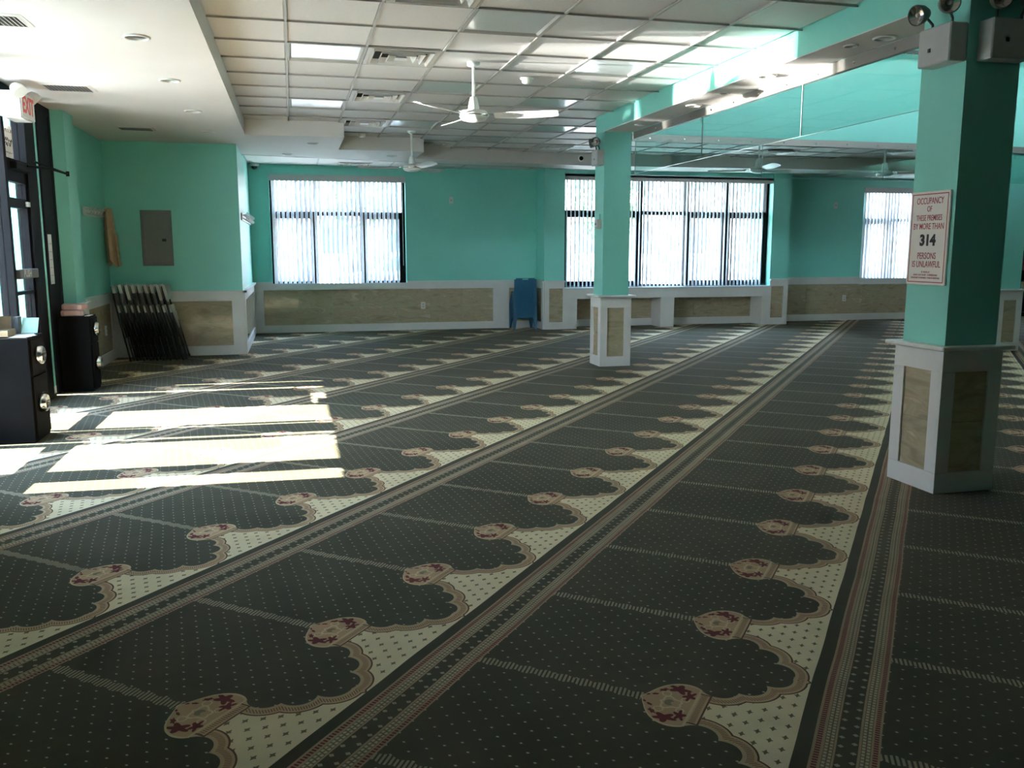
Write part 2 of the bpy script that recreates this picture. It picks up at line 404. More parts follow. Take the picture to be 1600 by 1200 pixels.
def text_part(name, body, size, Mx, m, parent, sx=1.0, align='CENTER', bold=0.0, depth=.0006):
    cu = bpy.data.curves.new('txt', 'FONT'); cu.body = body; cu.size = size; cu.align_x = align; cu.align_y = 'CENTER'; cu.extrude = depth; cu.offset = bold; cu.resolution_u = 3
    ob = bpy.data.objects.new('txt', cu); C.objects.link(ob); bpy.context.view_layer.update()
    me = bpy.data.meshes.new_from_object(ob.evaluated_get(bpy.context.evaluated_depsgraph_get())); bpy.data.objects.remove(ob)
    me.transform(Matrix.Translation(-WL[parent.name]) @ Mx @ Matrix.Diagonal((sx, 1, 1, 1))); me.name = name; me.materials.clear(); me.materials.append(m)
    o = bpy.data.objects.new(name, me); C.objects.link(o); o.parent = parent; WL[o.name] = WL[parent.name]; return o
def frame_matrix(origin, u, v):
    u, v = Vector(u).normalized(), Vector(v).normalized(); n = u.cross(v)
    return Matrix(((u.x, v.x, n.x, origin[0]), (u.y, v.y, n.y, origin[1]), (u.z, v.z, n.z, origin[2]), (0, 0, 0, 1)))

# ------------------------------------------------------------------ setting: floor, slabs, outer walls
XL, XR, YF, YB = -2.28, 15.6, -4.0, 15.25
struct('floor', MB().box(XL - .25, XR + .25, YF - .25, YB + .3, -.08, 0), M_carpet)
ZC, ZS = 2.91, 2.735
ceil = struct('ceiling', MB().box(XL - .25, 3.56, YF, YB + .3, 2.95, 3.6).box(3.56, 10.6, YF, 4.1, 2.95, 3.6).box(3.56, 10.6, 10.0, YB + .3, 2.95, 3.7).box(10.6, XR + .2, YF, YB + .3, 2.95, 3.6), M_plaster)
# soffit along the storefront and the stepped soffit before the windows
soff = [(XL - .1, YF), (-.5, YF), (-.5, 11.1), (.66, 11.1), (.66, 12.42), (1.83, 12.42), (1.83, 13.35), (4.6, 13.78), (9.3, 13.45), (XR, 13.45), (XR, 14.2), (9.4, 14.2), (5.0, 14.42), (2.94, 14.13), (-.68, 13.37), (-.68, 12.16), (XL - .1, 12.16)]
struct('ceiling_soffit', MB().prism(soff, ZS, 2.95), M_plaster)
trim = MB()
for (p, q) in (((-.68, 13.37), (2.94, 14.13)), ((2.94, 14.13), (5.0, 14.42)), ((5.0, 14.42), (9.4, 14.2))):
    d = Vector((q[0] - p[0], q[1] - p[1])).normalized(); n_ = Vector((-d.y, d.x)) * .03
    trim.prism([p, q, (q[0] + n_.x, q[1] + n_.y), (p[0] + n_.x, p[1] + n_.y)], ZS - .004, 2.80)
struct('trim_1', trim, M_grid)
# ceiling panels
CX, CY, PX_, PY_ = .01, 6.37, .595, .625
lights = {(2, -1), (2, 3), (0, 1), (0, 5), (2, 7), (4, 1), (5, 7), (6, 7), (4, 9), (4, 4)}
vents = {(1, 1), (1, 4), (1, 7), (3, 10), (6, 10), (1, -2)}
def in_poly(x, y, poly):
    r = False; n = len(poly)
    for i in range(n):
        (x0, y0), (x1, y1) = poly[i], poly[(i + 1) % n]
        if (y0 > y) != (y1 > y) and x < (x1 - x0) * (y - y0) / (y1 - y0) + x0: r = not r
    return r
pm = MB().cbox(-.288, .288, -.303, .303, 0, .016, .004).mesh('panel'); pm.materials.append(M_panel)
xb_of = lambda i: CX + i * PX_; yb_of = lambda j: CY + j * PY_
cells = []
for i in range(-1, 25):
    for j in range(-5, 13):
        x0, y0 = xb_of(i), yb_of(j)
        if i <= 4 or j >= 6:
            if i >= 5 and x0 + PX_ > 3.56 and j < 6: continue
            if i >= 15: continue
            cells.append((i, j))
        elif i == 5 and y0 < 10.1: cells.append((i, j))
bars = []
for i, j in cells:
    cx, cy = xb_of(i) + PX_ / 2, yb_of(j) + PY_ / 2
    if all(in_poly(cx + sx_ * .28, cy + sy_ * .28, soff) for sx_ in (-1, 1) for sy_ in (-1, 1)): continue
    if (i, j) in lights or (i, j) in vents: continue
    if i == 5 and j < 6:
        inst('ceiling_panel', pm, ceil, (xb_of(i) + .273, cy, ZC + .012)).scale = (.9, 1, 1); continue
    inst('ceiling_panel', pm, ceil, (cx, cy, ZC + .012))
for i in range(-1, 16):
    MB().box(xb_of(i) - .009, xb_of(i) + .009, (YF + .5) if i < 6 else 10.0, 13.9, ZC, ZC + .012).build('grid_bar', M_grid, ceil)
for j in range(-5, 14):
    MB().box(-.6, 3.54 if j < 6 else 9.3, yb_of(j) - .0045, yb_of(j) + .0045, ZC - .002, ZC + .010).build('grid_bar', M_grid, ceil)
# low tiled strip in front of the windows
ZT = 2.765
lowc = struct('ceiling_low', MB().prism([(-.68, 13.4), (2.94, 14.15), (5.0, 14.44), (9.4, 14.23), (XR, 14.23), (XR, YB + .2), (-.68, YB + .2)], ZT + .03, 2.95), M_plaster)
xs = [-.66, .44, 1.63, 2.83, 4.03, 5.23, 6.43, 7.63, 8.83, 10.03, 11.23, 12.43]
for k in range(len(xs) - 1):
    x0, x1 = xs[k], xs[k + 1]
    f = lambda x: 13.42 + (x + .68) * .207 if x < 2.94 else (14.17 + (x - 2.94) * .14 if x < 5 else 14.46)
    MB().prism([(x0 + .012, f(x0) + .03), (x1 - .012, f(x1) + .03), (x1 - .012, YB - .01), (x0 + .012, YB - .01)], ZT + .004, ZT + .028).build('ceiling_panel', M_panel, lowc)
    MB().box(x1 - .012, x1 + .012, f(x1) + .02, YB - .01, ZT, ZT + .02).build('grid_bar', M_grid, lowc)

# ------------------------------------------------------------------ walls with wainscot
class Fr:
    "wall frame: u along the wall, n out of the wall into the room"
    def __init__(s, o, u, n): s.o, s.u, s.n = o, u, n
    def xy(s, a, b): return (s.o[0] + s.u[0] * a + s.n[0] * b, s.o[1] + s.u[1] * a + s.n[1] * b)
    def box(s, mb, a0, a1, b0, b1, z0, z1):
        p = [s.xy(a0, b0), s.xy(a1, b0), s.xy(a1, b1), s.xy(a0, b1)]
        ar = sum(p[i][0] * p[(i + 1) % 4][1] - p[(i + 1) % 4][0] * p[i][1] for i in range(4))
        if ar < 0: p = p[::-1]
        return mb.prism(p, z0, z1)
def wainscot(fr, L, panels, parent, ztop=.85, rail=.715, base=.125, tile=(.60, .30), a0=0.0, cap=True, caplo=0.0, caphi=0.0):
    "panels = list of (a0, a1) openings that show marble tile"
    t = .022
    if cap: fr.box(MB(), a0 - caplo, L + caphi, 0, .052, ztop - .028, ztop).build('cap_rail', M_white, parent)
    fr.box(MB(), a0, L, 0, t, rail, ztop - .028).build('top_rail', M_white, parent)
    fr.box(MB(), a0, L, 0, t + .002, 0, base).build('baseboard', M_white, parent)
    e = [a0] + [x for p in panels for x in p] + [L]
    for k in range(0, len(e), 2):
        if e[k + 1] - e[k] > .01: fr.box(MB(), e[k], e[k + 1], 0, t, base, rail).build('stile', M_white, parent)
    for p0, p1 in panels:
        nu = max(1, round((p1 - p0) / tile[0])); nz = max(1, round((rail - base) / tile[1])); du, dz = (p1 - p0) / nu, (rail - base) / nz
        for i in range(nu):
            for k in range(nz):
                fr.box(MB(), p0 + i * du + .0012, p0 + (i + 1) * du - .0012, 0, .009 + random.uniform(-.0006, .0006), base + k * dz + .0012, base + (k + 1) * dz - .0012).build('marble_tile', M_marble, parent)

# left wall beyond the storefront: pilaster and recess
wl = struct('wall_left', MB().box(XL - .25, XL, 10.0, 12.4, 0, ZS).box(XL - .25, -2.13, 9.6, 10.0, 0, ZS).box(XL - .25, XL, YF, 5.40, 0, ZS), M_teal)
frL = Fr((XL, 10.0), (0, 1), (1, 0)); wainscot(frL, 2.13, [(.72, 1.95)], wl)
frP = Fr((-2.13, 9.6), (0, 1), (1, 0)); wainscot(frP, .40, [(.09, .31)], wl, caphi=.03)
frPf = Fr((XL, 9.6), (1, 0), (0, -1)); wainscot(frPf, .15, [], wl, caphi=.05)
# wall that closes the recess, and its return
wr = struct('wall_recess', MB().box(XL - .25, -.66, 12.13, 12.4, 0, ZS).box(-.9, -.66, 12.4, YB + .2, 0, 2.95), M_teal)
frR = Fr((XL, 12.13), (1, 0), (0, -1)); wainscot(frR, 1.62, [(.62, 1.475)], wr, caphi=.052)
frT = Fr((-.66, 12.13), (0, 1), (1, 0)); wainscot(frT, 3.02, [(.25, 2.75)], wr, caplo=.052)
# back wall with window openings
YW, YN = 15.15, 14.66       # plain wall, window bay face
w1 = (-.34, 1.90, .755, 2.60); w2 = (4.60, 8.60, .725, 2.64); w3 = (10.93, 13.60, .735, 2.58)
bw = MB()
bw.box(-.66, w1[0], YW, YW + .25, 0, 2.95).box(w1[1], 4.23, YW, YW + .25, 0, 2.95).box(w1[0], w1[1], YW, YW + .25, 0, w1[2]).box(w1[0], w1[1], YW, YW + .25, w1[3], 2.95)
bw.box(4.23, w2[0], YN, YW + .25, 0, 2.95).box(w2[1], 8.97, YN, YW + .25, 0, 2.95).box(w2[0], w2[1], YN + .02, YW + .25, w2[3], 2.95)
bw.box(w2[0], w2[1], YN + .42, YW + .25, 0, w2[2])
bw.box(8.97, w3[0], YB, YB + .25, 0, 2.95).box(w3[1], XR, YB, YB + .25, 0, 2.95).box(w3[0], w3[1], YB, YB + .25, 0, w3[2]).box(w3[0], w3[1], YB, YB + .25, w3[3], 2.95)
wb = struct('wall_back', bw, M_teal)
frB = Fr((-.66, YW), (1, 0), (0, -1))
wainscot(frB, 4.28, [(.165, 4.085)], wb, cap=False); 
frB.box(MB(), 0, .32, 0, .052, .822, .85).build('cap_rail', M_white, wb); frB.box(MB(), 2.56, 4.28, 0, .052, .822, .85).build('cap_rail', M_white, wb)
frB2 = Fr((3.62, YW), (1, 0), (0, -1)); wainscot(frB2, .61, [(.10, .50)], wb)
frJ = Fr((4.23, YN), (0, 1), (-1, 0)); wainscot(frJ, .49, [(.1, .4)], wb, caplo=.05)
frQ = Fr((4.23, YN), (1, 0), (0, -1)); wainscot(frQ, .37, [(.09, .34)], wb, caplo=.052)
frQ2 = Fr((8.60, YN), (1, 0), (0, -1)); wainscot(frQ2, .37, [(.03, .28)], wb, caphi=.052)
frJ2 = Fr((8.97, YN), (0, 1), (1, 0)); wainscot(frJ2, .59, [(.12, .42)], wb, caplo=.05)
frB3 = Fr((8.97, YB), (1, 0), (0, -1)); wainscot(frB3, 6.6, [(.15, 5.2)], wb, cap=False)
frB3.box(MB(), 0, 1.94, 0, .052, .822, .85).build('cap_rail', M_white, wb); frB3.box(MB(), 4.66, 6.6, 0, .052, .822, .85).build('cap_rail', M_white, wb)
# radiator bay under the wide window: white apron, posts and deep openings lined with tile
MB().box(4.60, 8.60, YN - .025, YN + .42, .53, .70).build('window_apron', M_white, wb)
for x0, x1 in ((4.60, 4.83), (6.42, 6.68), (8.45, 8.60)): MB().box(x0, x1, YN - .024, YN + .419, 0, .53).build('post', M_white, wb)
for x0, x1 in ((4.83, 6.42), (6.68, 8.45)):
    MB().box(x0, x1, YN + .39, YN + .419, 0, .13).build('baseboard', M_white, wb)
    n = round((x1 - x0) / .6); d = (x1 - x0) / n
    for k in range(n): MB().box(x0 + k * d + .0012, x0 + (k + 1) * d - .0012, YN + .405, YN + .419, .131, .529).build('marble_tile', M_marble, wb)
struct('wall_right', MB().box(XR, XR + .2, YF, YB + .3, 0, 3.0), M_teal)
struct('wall_front', MB().box(XL - .25, XR + .2, YF - .2, YF, 0, 3.6), M_teal)

# ------------------------------------------------------------------ upper storey above the opening
struct('wall_upper', MB().box(XL - .3, XR + .3, YB + .1, YB + .3, 3.6, 6.4).box(XL - .3, XL, YF, YB + .3, 3.6, 6.4).box(XR, XR + .3, YF, YB + .3, 3.6, 6.4)
       .box(XL - .3, XR + .3, YF - .2, YF, 3.6, 4.4).box(XL - .3, 1, YF - .2, YF, 4.4, 6.4).box(12, XR + .3, YF - .2, YF, 4.4, 6.4), M_teal)
struct('ceiling_upper', MB().box(XL - .4, XR + .4, YF - .3, YB + .4, 6.4, 6.6), M_plaster)
struct('trim_2', MB().box(3.92, 10.6, 9.96, 10.0, ZS, 3.75), M_teal)      # far edge of the opening
struct('trim_3', MB().box(10.6, 10.64, 4.1, 10.0, ZS, 5.2), M_teal)
struct('trim_4', MB().box(3.88, 10.6, 4.06, 4.10, ZS, 3.75), M_teal)
# beam between the two columns
beam = struct('wall_beam', MB().box(3.545, 3.88, YF, 10.10, ZS + .006, 2.95).box(3.84, 3.88, YF, 10.10, 2.95, 3.75), M_teal)
MB().box(3.545, 3.88, YF, 10.10, ZS, ZS + .006).build('soffit_board', M_plaster, beam)
# glass draft curtains hanging round the opening
def curtain(name, label, along, at, stops, c0, c1):
    loc = (at, (c0 + c1) / 2, 2.265) if along == 'y' else ((c0 + c1) / 2, at, 2.265)
    t = thing(name, loc, label, 'glass curtain')
    def bx(a0, a1, b0, b1, z0, z1):
        return MB().cbox(at + b0, at + b1, a0, a1, z0, z1, .002) if along == 'y' else MB().cbox(a0, a1, at + b0, at + b1, z0, z1, .002)
    bx(c0, c1, -.022, .022, 2.655, ZS).build('channel', M_alu, t)
    for s0, s1 in zip(stops[:-1], stops[1:]): bx(s0 + .004, s1 - .004, -.005, .005, 2.265, 2.70).build('glass_panel', M_cglass, t)
    for s0, s1 in zip(stops[:-1], stops[1:]):
        e = MB()
        for q in ((s0 + .001, s0 + .0026, 2.265, 2.655), (s1 - .0026, s1 - .001, 2.265, 2.655), (s0 + .001, s1 - .001, 2.2625, 2.2648)):
            e.box(*((at - .005, at + .005, q[0], q[1]) if along == 'y' else (q[0], q[1], at - .005, at + .005)), q[2], q[3])
        e.build('polished_edge', M_gedge, t)
    nb = int(abs(c1 - c0) / .43)
    for k in range(nb):
        p = c0 + (k + .5) * (c1 - c0) / nb
        sd = -1
        q0 = (at + sd * .022, p, 2.69) if along == 'y' else (p, at + sd * .022, 2.69)
        q1 = (at + sd * .03, p, 2.69) if along == 'y' else (p, at + sd * .03, 2.69)
        MB().cyl(q0, q1, .011, .008, 8).build('bolt', M_chrome, t)
curtain('glass_draft_curtain', 'clear glass draft curtain in a metal channel hanging along the beam between the columns', 'y', 3.905, [4.56, 6.29, 8.02, 9.74], 4.53, 9.76)
curtain('glass_draft_curtain', 'clear glass draft curtain below the far teal edge of the ceiling opening', 'x', 9.935, [3.93, 5.65, 7.38, 9.1, 10.5], 3.93, 10.58)
# gallery railing
rt = thing('gallery_railing', (6.6, 10.05, 3.75), 'grey metal railing with thin upright bars on the upper gallery edge', 'railing')
MB().box(3.95, 10.58, 10.03, 10.07, 4.68, 4.73).box(3.95, 10.58, 10.035, 10.065, 3.86, 3.90).build('rail', M_grey, rt)
for k in range(4): MB().box(3.95 + k * 2.19, 4.01 + k * 2.19, 10.02, 10.08, 3.75, 4.73).build('post', M_grey, rt)
pk = MB().cyl((0, 0, .10), (0, 0, .93), .008, n=6).mesh('picket'); pk.materials.append(M_offw)
for k in range(60): inst('picket', pk, rt, (-2.55 + k * .11, 0, 0))

# ------------------------------------------------------------------ columns
def column(x0, x1, y0, y1, label, ztop=ZS + .03):
    t = thing('column', ((x0 + x1) / 2, (y0 + y1) / 2, 0), label, 'column')
    MB().box(x0 + .028, x1 - .028, y0 + .028, y1 - .028, .80, ztop).build('shaft', M_teal, t)
    MB().cbox(x0 - .045, x1 + .045, y0 - .045, y1 + .045, .826, .85, .006).build('cap_ledge', M_white, t)
    MB().box(x0 + .024, x1 - .024, y0 + .024, y1 - .024, 0, .80).build('core', M_white, t)
    for o, u, n, L in (((x0, y0), (1, 0), (0, -1), x1 - x0), ((x0, y0), (0, 1), (-1, 0), y1 - y0), ((x1, y0), (0, 1), (1, 0), y1 - y0), ((x0, y1), (1, 0), (0, 1), x1 - x0)):
        fr = Fr(o, u, n); i = .0
        b0 = -.024
        e = .0005 if u[0] else .024
        fr.box(MB(), e, L - e, b0, 0, 0, .118).build('baseboard', M_white, t)
        fr.box(MB(), e, L - e, b0, 0, .702, .826).build('top_rail', M_white, t)
        for a0, a1 in ((e, .088), (L - .088, L - e)): fr.box(MB(), a0, a1, b0, 0, .1195, .7005).build('stile', M_white, t)
        for z0, z1 in ((.1195, .41), (.4115, .7005)): fr.box(MB(), .0885, L - .0885, b0, -.012, z0, z1).build('marble_tile', M_marble, t)
    return t
column(3.515, 3.915, 4.11, 4.515, 'big square teal column carrying the occupancy sign, panelled white base')
column(3.52, 3.908, 9.775, 10.14, 'square teal column with tiled base standing mid room under the end of the beam')
column(9.345, 9.735, 9.965, 10.36, 'teal column half hidden behind the column with the occupancy sign')

# ------------------------------------------------------------------ windows with vertical blinds
def window(name, x0, x1, z0, z1, y, mulls, ztr, vals):
    w_ = struct(name, MB().box(x0, x1, y - .05, y + .05, z0, z0 + .045), M_black)
    for a, b_ in ((x0, x0 + .05), (x1 - .05, x1)): MB().box(a, b_, y - .05, y + .05, z0 + .045, z1).build('jamb', M_black, w_)
    MB().box(x0 + .05, x1 - .05, y - .05, y + .05, z1 - .05, z1).build('head', M_black, w_)
    MB().box(x0 + .05, x1 - .05, y - .045, y + .045, ztr - .035, ztr + .035).build('transom', M_black, w_)
    xs_ = [x0 + .05] + mulls + [x1 - .05]
    for m_ in mulls:
        MB().box(m_ - .028, m_ + .028, y - .048, y + .048, z0 + .045, ztr - .035).build('mullion', M_black, w_)
        MB().box(m_ - .028, m_ + .028, y - .048, y + .048, ztr + .035, z1 - .05).build('mullion', M_black, w_)
    for k in range(len(xs_) - 1):
        a = xs_[k] + (.028 if k else 0); b_ = xs_[k + 1] - (.028 if k < len(xs_) - 2 else 0)
        if k in vals:   # opening sash with a heavier frame
            zz0, zz1 = z0 + .045, ztr - .035
            MB().box(a, a + .05, y - .04, y + .03, zz0, zz1).box(b_ - .05, b_, y - .04, y + .03, zz0, zz1).box(a + .05, b_ - .05, y - .04, y + .03, zz0, zz0 + .06).box(a + .05, b_ - .05, y - .04, y + .03, zz1 - .05, zz1).build('sash', M_black, w_)
            MB().box(a + .05, b_ - .05, y - .006, y + .004, zz0 + .06, zz1 - .05).build('pane', M_glass, w_)
        else: MB().box(a, b_, y - .006, y + .004, z0 + .045, ztr - .035).build('pane', M_glass, w_)
        MB().box(a, b_, y - .006, y + .004, ztr + .035, z1 - .05).build('pane', M_glass, w_)
    return w_
W1 = window('window_1', w1[0], w1[1], w1[2], w1[3], YW + .16, [.40, 1.16], 1.985, {0, 2})
W2 = window('window_2', w2[0], w2[1], w2[2], w2[3], YN + .20, [5.33, 6.07, 6.97, 7.76], 2.035, {0, 1, 3, 4})
W3 = window('window_3', w3[0], w3[1], w3[2], w3[3], YB + .16, [11.62, 12.6], 1.97, {0, 2})
MB().box(w1[0] - .03, w1[1] + .03, YW - .05, YW + .10, w1[2] - .03, w1[2] - .001).build('sill', M_white, W1)
MB().box(w2[0] + .001, w2[1] - .001, YN - .05, YN + .14, w2[2] - .024, w2[2] - .001).build('sill', M_white, W2)
MB().box(w3[0] - .03, w3[1] + .03, YB - .05, YB + .10, w3[2] - .03, w3[2] - .001).build('sill', M_white, W3)
def slat_mesh(h):
    mb = MB(); n = 4; wd = .086; r0 = []
    for s_ in (0, 1):
        for i in range(n + 1):
            a = (i / n - .5); r0.append((a * wd, .008 * (1 - 4 * a * a) + .0012 * s_))
    ring = r0[:n + 1] + r0[n + 1:][::-1]
    mb.loft([[(x, y, 0) for x, y in ring], [(x, y, h) for x, y in ring]])
    me = mb.mesh('slat'); me.materials.append(M_slat); return me
def blinds(x0, x1, y, zb, zt, label, ang, gaps=()):
    t = thing('vertical_blind', ((x0 + x1) / 2, y, zb), label, 'blind', 'vertical blinds at the windows')
    MB().box(x0, x1, y - .055, y - .043, zt - .02, zt + .085).box(x0, x1, y - .043, y + .03, zt + .075, zt + .085).build('valance', M_greyl, t)
    MB().box(x0 + .02, x1 - .02, y - .02, y + .02, zt + .02, zt + .055).build('headrail', M_offw, t)
    me = slat_mesh(zt - zb + .015); n = int((x1 - x0 - .08) / .0755)
    for k in range(n):
        x = x0 + .06 + k * .0755
        if any(a < x < b_ for a, b_ in gaps): continue
        inst('slat', me, t, (x - (x0 + x1) / 2, 0, 0), (0, 0, R(ang + random.uniform(-5, 5))))
    ch = MB(); ch.tube([(x0 + .06, y - .0, zb + .012), ((x0 + x1) / 2, y, zb + .010), (x1 - .06, y, zb + .012)], .0018, 5); ch.build('bottom_chain', M_offw, t)
    MB().cyl((x1 - .05, y - .04, zb + .35), (x1 - .05, y - .04, zt + .02), .004, n=6).build('wand', M_offw, t)
    return t
blinds(w1[0], w1[1], YW + .045, w1[2] + .01, 2.53, 'white vertical blind at the window beside the recess and camera dome', 50)
blinds(w2[0], w2[1], YN + .075, w2[2] + .01, 2.60, 'white vertical blind across the wide five bay window behind the mid room column', 90)
blinds(w3[0], w3[1], YB + .045, w3[2] + .01, 2.51, 'white vertical blind at the window partly hidden by the big sign column', 92)

# ------------------------------------------------------------------ storefront and entrance door
XS0, XS1 = -2.36, -2.25
sf = struct('window_4', MB().box(XS0, XS1, 5.40, 9.6, 2.66, ZS), M_black)
for a, b_ in ((5.64, 5.91), (6.68, 6.78), (6.84, 7.20), (7.24, 7.30), (8.05, 8.12), (8.70, 9.06), (9.14, 9.50), (9.535, 9.60)):
    MB().box(XS0, XS1, a, b_, 0, 2.66).build('mullion', M_black, sf)
for a, b_ in ((5.40, 5.64), (5.91, 6.68), (7.30, 8.05)):
    MB().box(XS0 + .01, XS1 - .01, a, b_, 0, .20).build('bottom_rail', M_black, sf)
    MB().box(XS0 + .02, XS1 - .02, a, b_, .60, .73).build('rail', M_black, sf)
for a, b_ in ((5.40, 5.64), (5.91, 6.68), (6.78, 6.84), (7.20, 7.24), (7.30, 8.05), (9.06, 9.14), (9.50, 9.535)):
    MB().box(-2.31, -2.30, a, b_, 0 if b_ - a < .1 else .73, 2.66).build('pane', M_glass, sf)
    if b_ - a > .1: MB().box(-2.31, -2.30, a, b_, .20, .60).build('pane', M_glass, sf)
MB().box(-2.31, -2.30, 8.12, 8.70, 2.14, 2.66).build('pane', M_glass, sf)
MB().box(XS0, XS1, 8.12, 8.70, 2.05, 2.14).build('transom', M_black, sf)
door = struct('door_1', MB().box(-2.33, -2.27, 8.122, 8.16, .01, 2.045), M_black)
MB().box(-2.33, -2.27, 8.665, 8.698, .01, 2.045).build('stile', M_black, door)
for z0, z1 in ((.01, .22), (1.74, 1.82), (1.955, 2.045), (1.00, 1.03)): MB().box(-2.328, -2.272, 8.16, 8.665, z0, z1).build('rail', M_black, door)
for z0, z1 in ((.22, 1.00), (1.03, 1.74), (1.82, 1.955)): MB().box(-2.304, -2.296, 8.16, 8.665, z0, z1).build('pane', M_glass, door)
pb = MB().cbox(-2.262, -2.225, 8.14, 8.69, 1.14, 1.22, .006).build('push_bar', M_grey, door)
text_part('lettering', 'PUSH', .085, frame_matrix((-2.2245, 8.36, 1.18), (0, 1, 0), (0, 0, 1)), M_greyl, pb, sx=1.1, bold=.002)
MB().box(-2.262, -2.24, 8.60, 8.66, 1.76, 1.80).build('lock_plate', M_paper, door)
MB().cbox(-2.27, -2.20, 8.2, 8.62, 2.055, 2.115, .006).build('closer_body', M_black, door)
MB().tube([(-2.2, 8.5, 2.10), (-2.10, 8.85, 2.11), (-2.06, 9.30, 2.10)], .012, 6).tube([(-2.06, 9.30, 2.10), (-2.2, 8.75, 2.16)], .010, 6).cyl((-2.06, 9.30, 2.08), (-2.06, 9.30, 2.125), .016, n=8).build('closer_arm', M_black, door)
MB().box(-2.2495, -2.2475, 8.99, 9.05, .10, 2.62).build('slit_view_strip', M_teal, sf); MB().box(-2.2495, -2.246, 8.985, 9.055, .03, .10).build('strip_end', M_paper, sf)  # flat teal strip with white end, added to stand for the view through the slit
ps = thing('paper_sign', (-2.29, 8.3, 2.15), 'cream paper sign with black brush lettering taped in the glass above the door', 'sign')
MB().box(-2.295, -2.291, 8.13, 8.47, 2.155, 2.42).build('sheet', M_signw, ps)
rs = random.Random(3); ink = MB()
for z, amp, rr in ((2.375, .018, .0035), (2.30, .02, .006), (2.265, .022, .007), (2.195, .01, .0025)):
    y = 8.15
    while y < 8.44:
        l = rs.uniform(.03, .08); pts = [(-2.2905, min(8.46, y + l * s_ / 5), z + math.sin(s_ * 1.4 + y * 40) * amp * rs.uniform(.4, 1)) for s_ in range(6)]
        ink.tube(pts, rr * .6, 5); y += l + rs.uniform(.008, .025)
ink.build('brush_lettering', M_ink, ps)
notice = MB().box(-2.248, -2.246, 9.17, 9.30, 1.06, 1.53).build('paper_notice', M_paper, None, (-2.247, 9.23, 1.06), label='tall white paper notice taped to the black door frame', cat='notice')
for k in range(5): MB().box(-2.2462, -2.2455, 9.19, 9.28, 1.14 + k * .075, 1.143 + k * .075).build('print_line', M_ink, notice)
# unseen brick pier added to block the sun, and painted wing wall outside
struct('wall_outside', MB().box(-3.0, XL - .26, 9.66, 9.78, 0, 3.2), M_teal)
struct('sun_block_pier', MB().box(-3.55, -3.1, 8.12, 8.74, 0, 3.3), M_brick)

# ------------------------------------------------------------------ outdoors
struct('ground', MB().box(-60, 80, -40, 110, -.2, -.085), M_conc)
def far_building(x0, x1, y0, y1, h, m, face, nx, nz, label, base=1.2, dz=3.0):
    t = thing('building', ((x0 + x1) / 2, (y0 + y1) / 2, -.085), label, 'building')
    MB().box(x0, x1, y0, y1, -.085, h).build('wall', m, t)
    MB().box(x0 - .2, x1 + .2, y0 - .2, y1 + .2, h, h + .35).build('cornice', M_facade, t)
    for i in range(nx):
        for k in range(nz):
            z0 = base + k * dz; 
            if face == '-y':
                p = x0 + (i + .5) * (x1 - x0) / nx; mb = MB().box(p - .55, p + .55, y0 - .05, y0 - .01, z0, z0 + 1.5); fr_ = MB().box(p - .65, p + .65, y0 - .12, y0 - .051, z0 - .12, z0 - .001)
            else:
                p = y0 + (i + .5) * (y1 - y0) / nx; mb = MB().box(x1 + .01, x1 + .05, p - .55, p + .55, z0, z0 + 1.5); fr_ = MB().box(x1 + .051, x1 + .12, p - .65, p + .65, z0 - .12, z0 - .001)
            wn = mb.build('window', M_winext, t); fr_.build('sill', M_facade, wn)
far_building(-14, 6, 38, 46, 8.5, M_facade, '-y', 7, 2, 'pale building with rows of windows seen through the blind beside the recess')
far_building(9, 30, 40, 48, 9.0, M_pinkf, '-y', 7, 2, 'pink rendered building seen through the wide window blind')
far_building(-36, -25, -4, 80, 7.5, M_brick, '+x', 12, 2, 'brick building across the street beyond the entrance door')
def car(loc, rz, label, glint=False):
    t = thing('car', loc, label, 'car')
    prof = [(-2.15, .35), (-2.2, .75), (-1.3, .88), (-.75, 1.38), (.75, 1.42), (1.45, .98), (2.1, .86), (2.2, .4)]
    ring = lambda y, s_: [(x * s_, y, z) for x, z in prof]
    MB().loft([ring(-.85, .985), ring(-.80, 1.0), ring(.80, 1.0), ring(.85, .985)], smooth=False)
    bd = MB(); bd.loft([[Vector(p) + Vector(loc) for p in ring(y, s_)] for y, s_ in ((-.86, .985), (-.8, 1), (.8, 1), (.86, .985))], smooth=False); bd.build('body', M_carp, t)
    for sd in (-1, 1):
        g = MB(); y0, y1 = sorted((sd * .862, sd * .872))
        g._add([Vector(loc) + Vector(p) for p in ((-1.1, sd * .87, .92), (1.2, sd * .87, .96), (.7, sd * .87, 1.34), (-.7, sd * .87, 1.30), (-1.1, sd * .845, .92), (1.2, sd * .845, .96), (.7, sd * .845, 1.34), (-.7, sd * .845, 1.30))], [(0, 1, 2, 3), (7, 6, 5, 4), (0, 4, 5, 1), (1, 5, 6, 2), (2, 6, 7, 3), (3, 7, 4, 0)]); g.build('side_window', M_winext, t)
        for x in (-1.35, 1.35):
            MB().cyl(Vector(loc) + Vector((x, sd * .68, .32)), Vector(loc) + Vector((x, sd * .89, .32)), .32, n=20).build('wheel', M_tyre, t)
    for (xa, za, xb, zb) in ((.80, 1.40, 1.42, 1.0), (-.80, 1.36, -1.27, .91)):
        g = MB(); off = Vector((.03 if xa > 0 else -.03, 0, .03))
        q = [Vector((xa, -.68, za)), Vector((xa, .68, za)), Vector((xb, .74, zb)), Vector((xb, -.74, zb))]
        g._add([Vector(loc) + p + off for p in q] + [Vector(loc) + p - off * .3 for p in q], [(0, 1, 2, 3), (7, 6, 5, 4), (0, 4, 5, 1), (1, 5, 6, 2), (2, 6, 7, 3), (3, 7, 4, 0)]); g.build('windscreen', M_winext, t)
    t.rotation_euler = (0, 0, rz); return t
car((-5.0, 17.5, -.085), R(-92), 'silver car parked at the kerb beyond the entrance door')
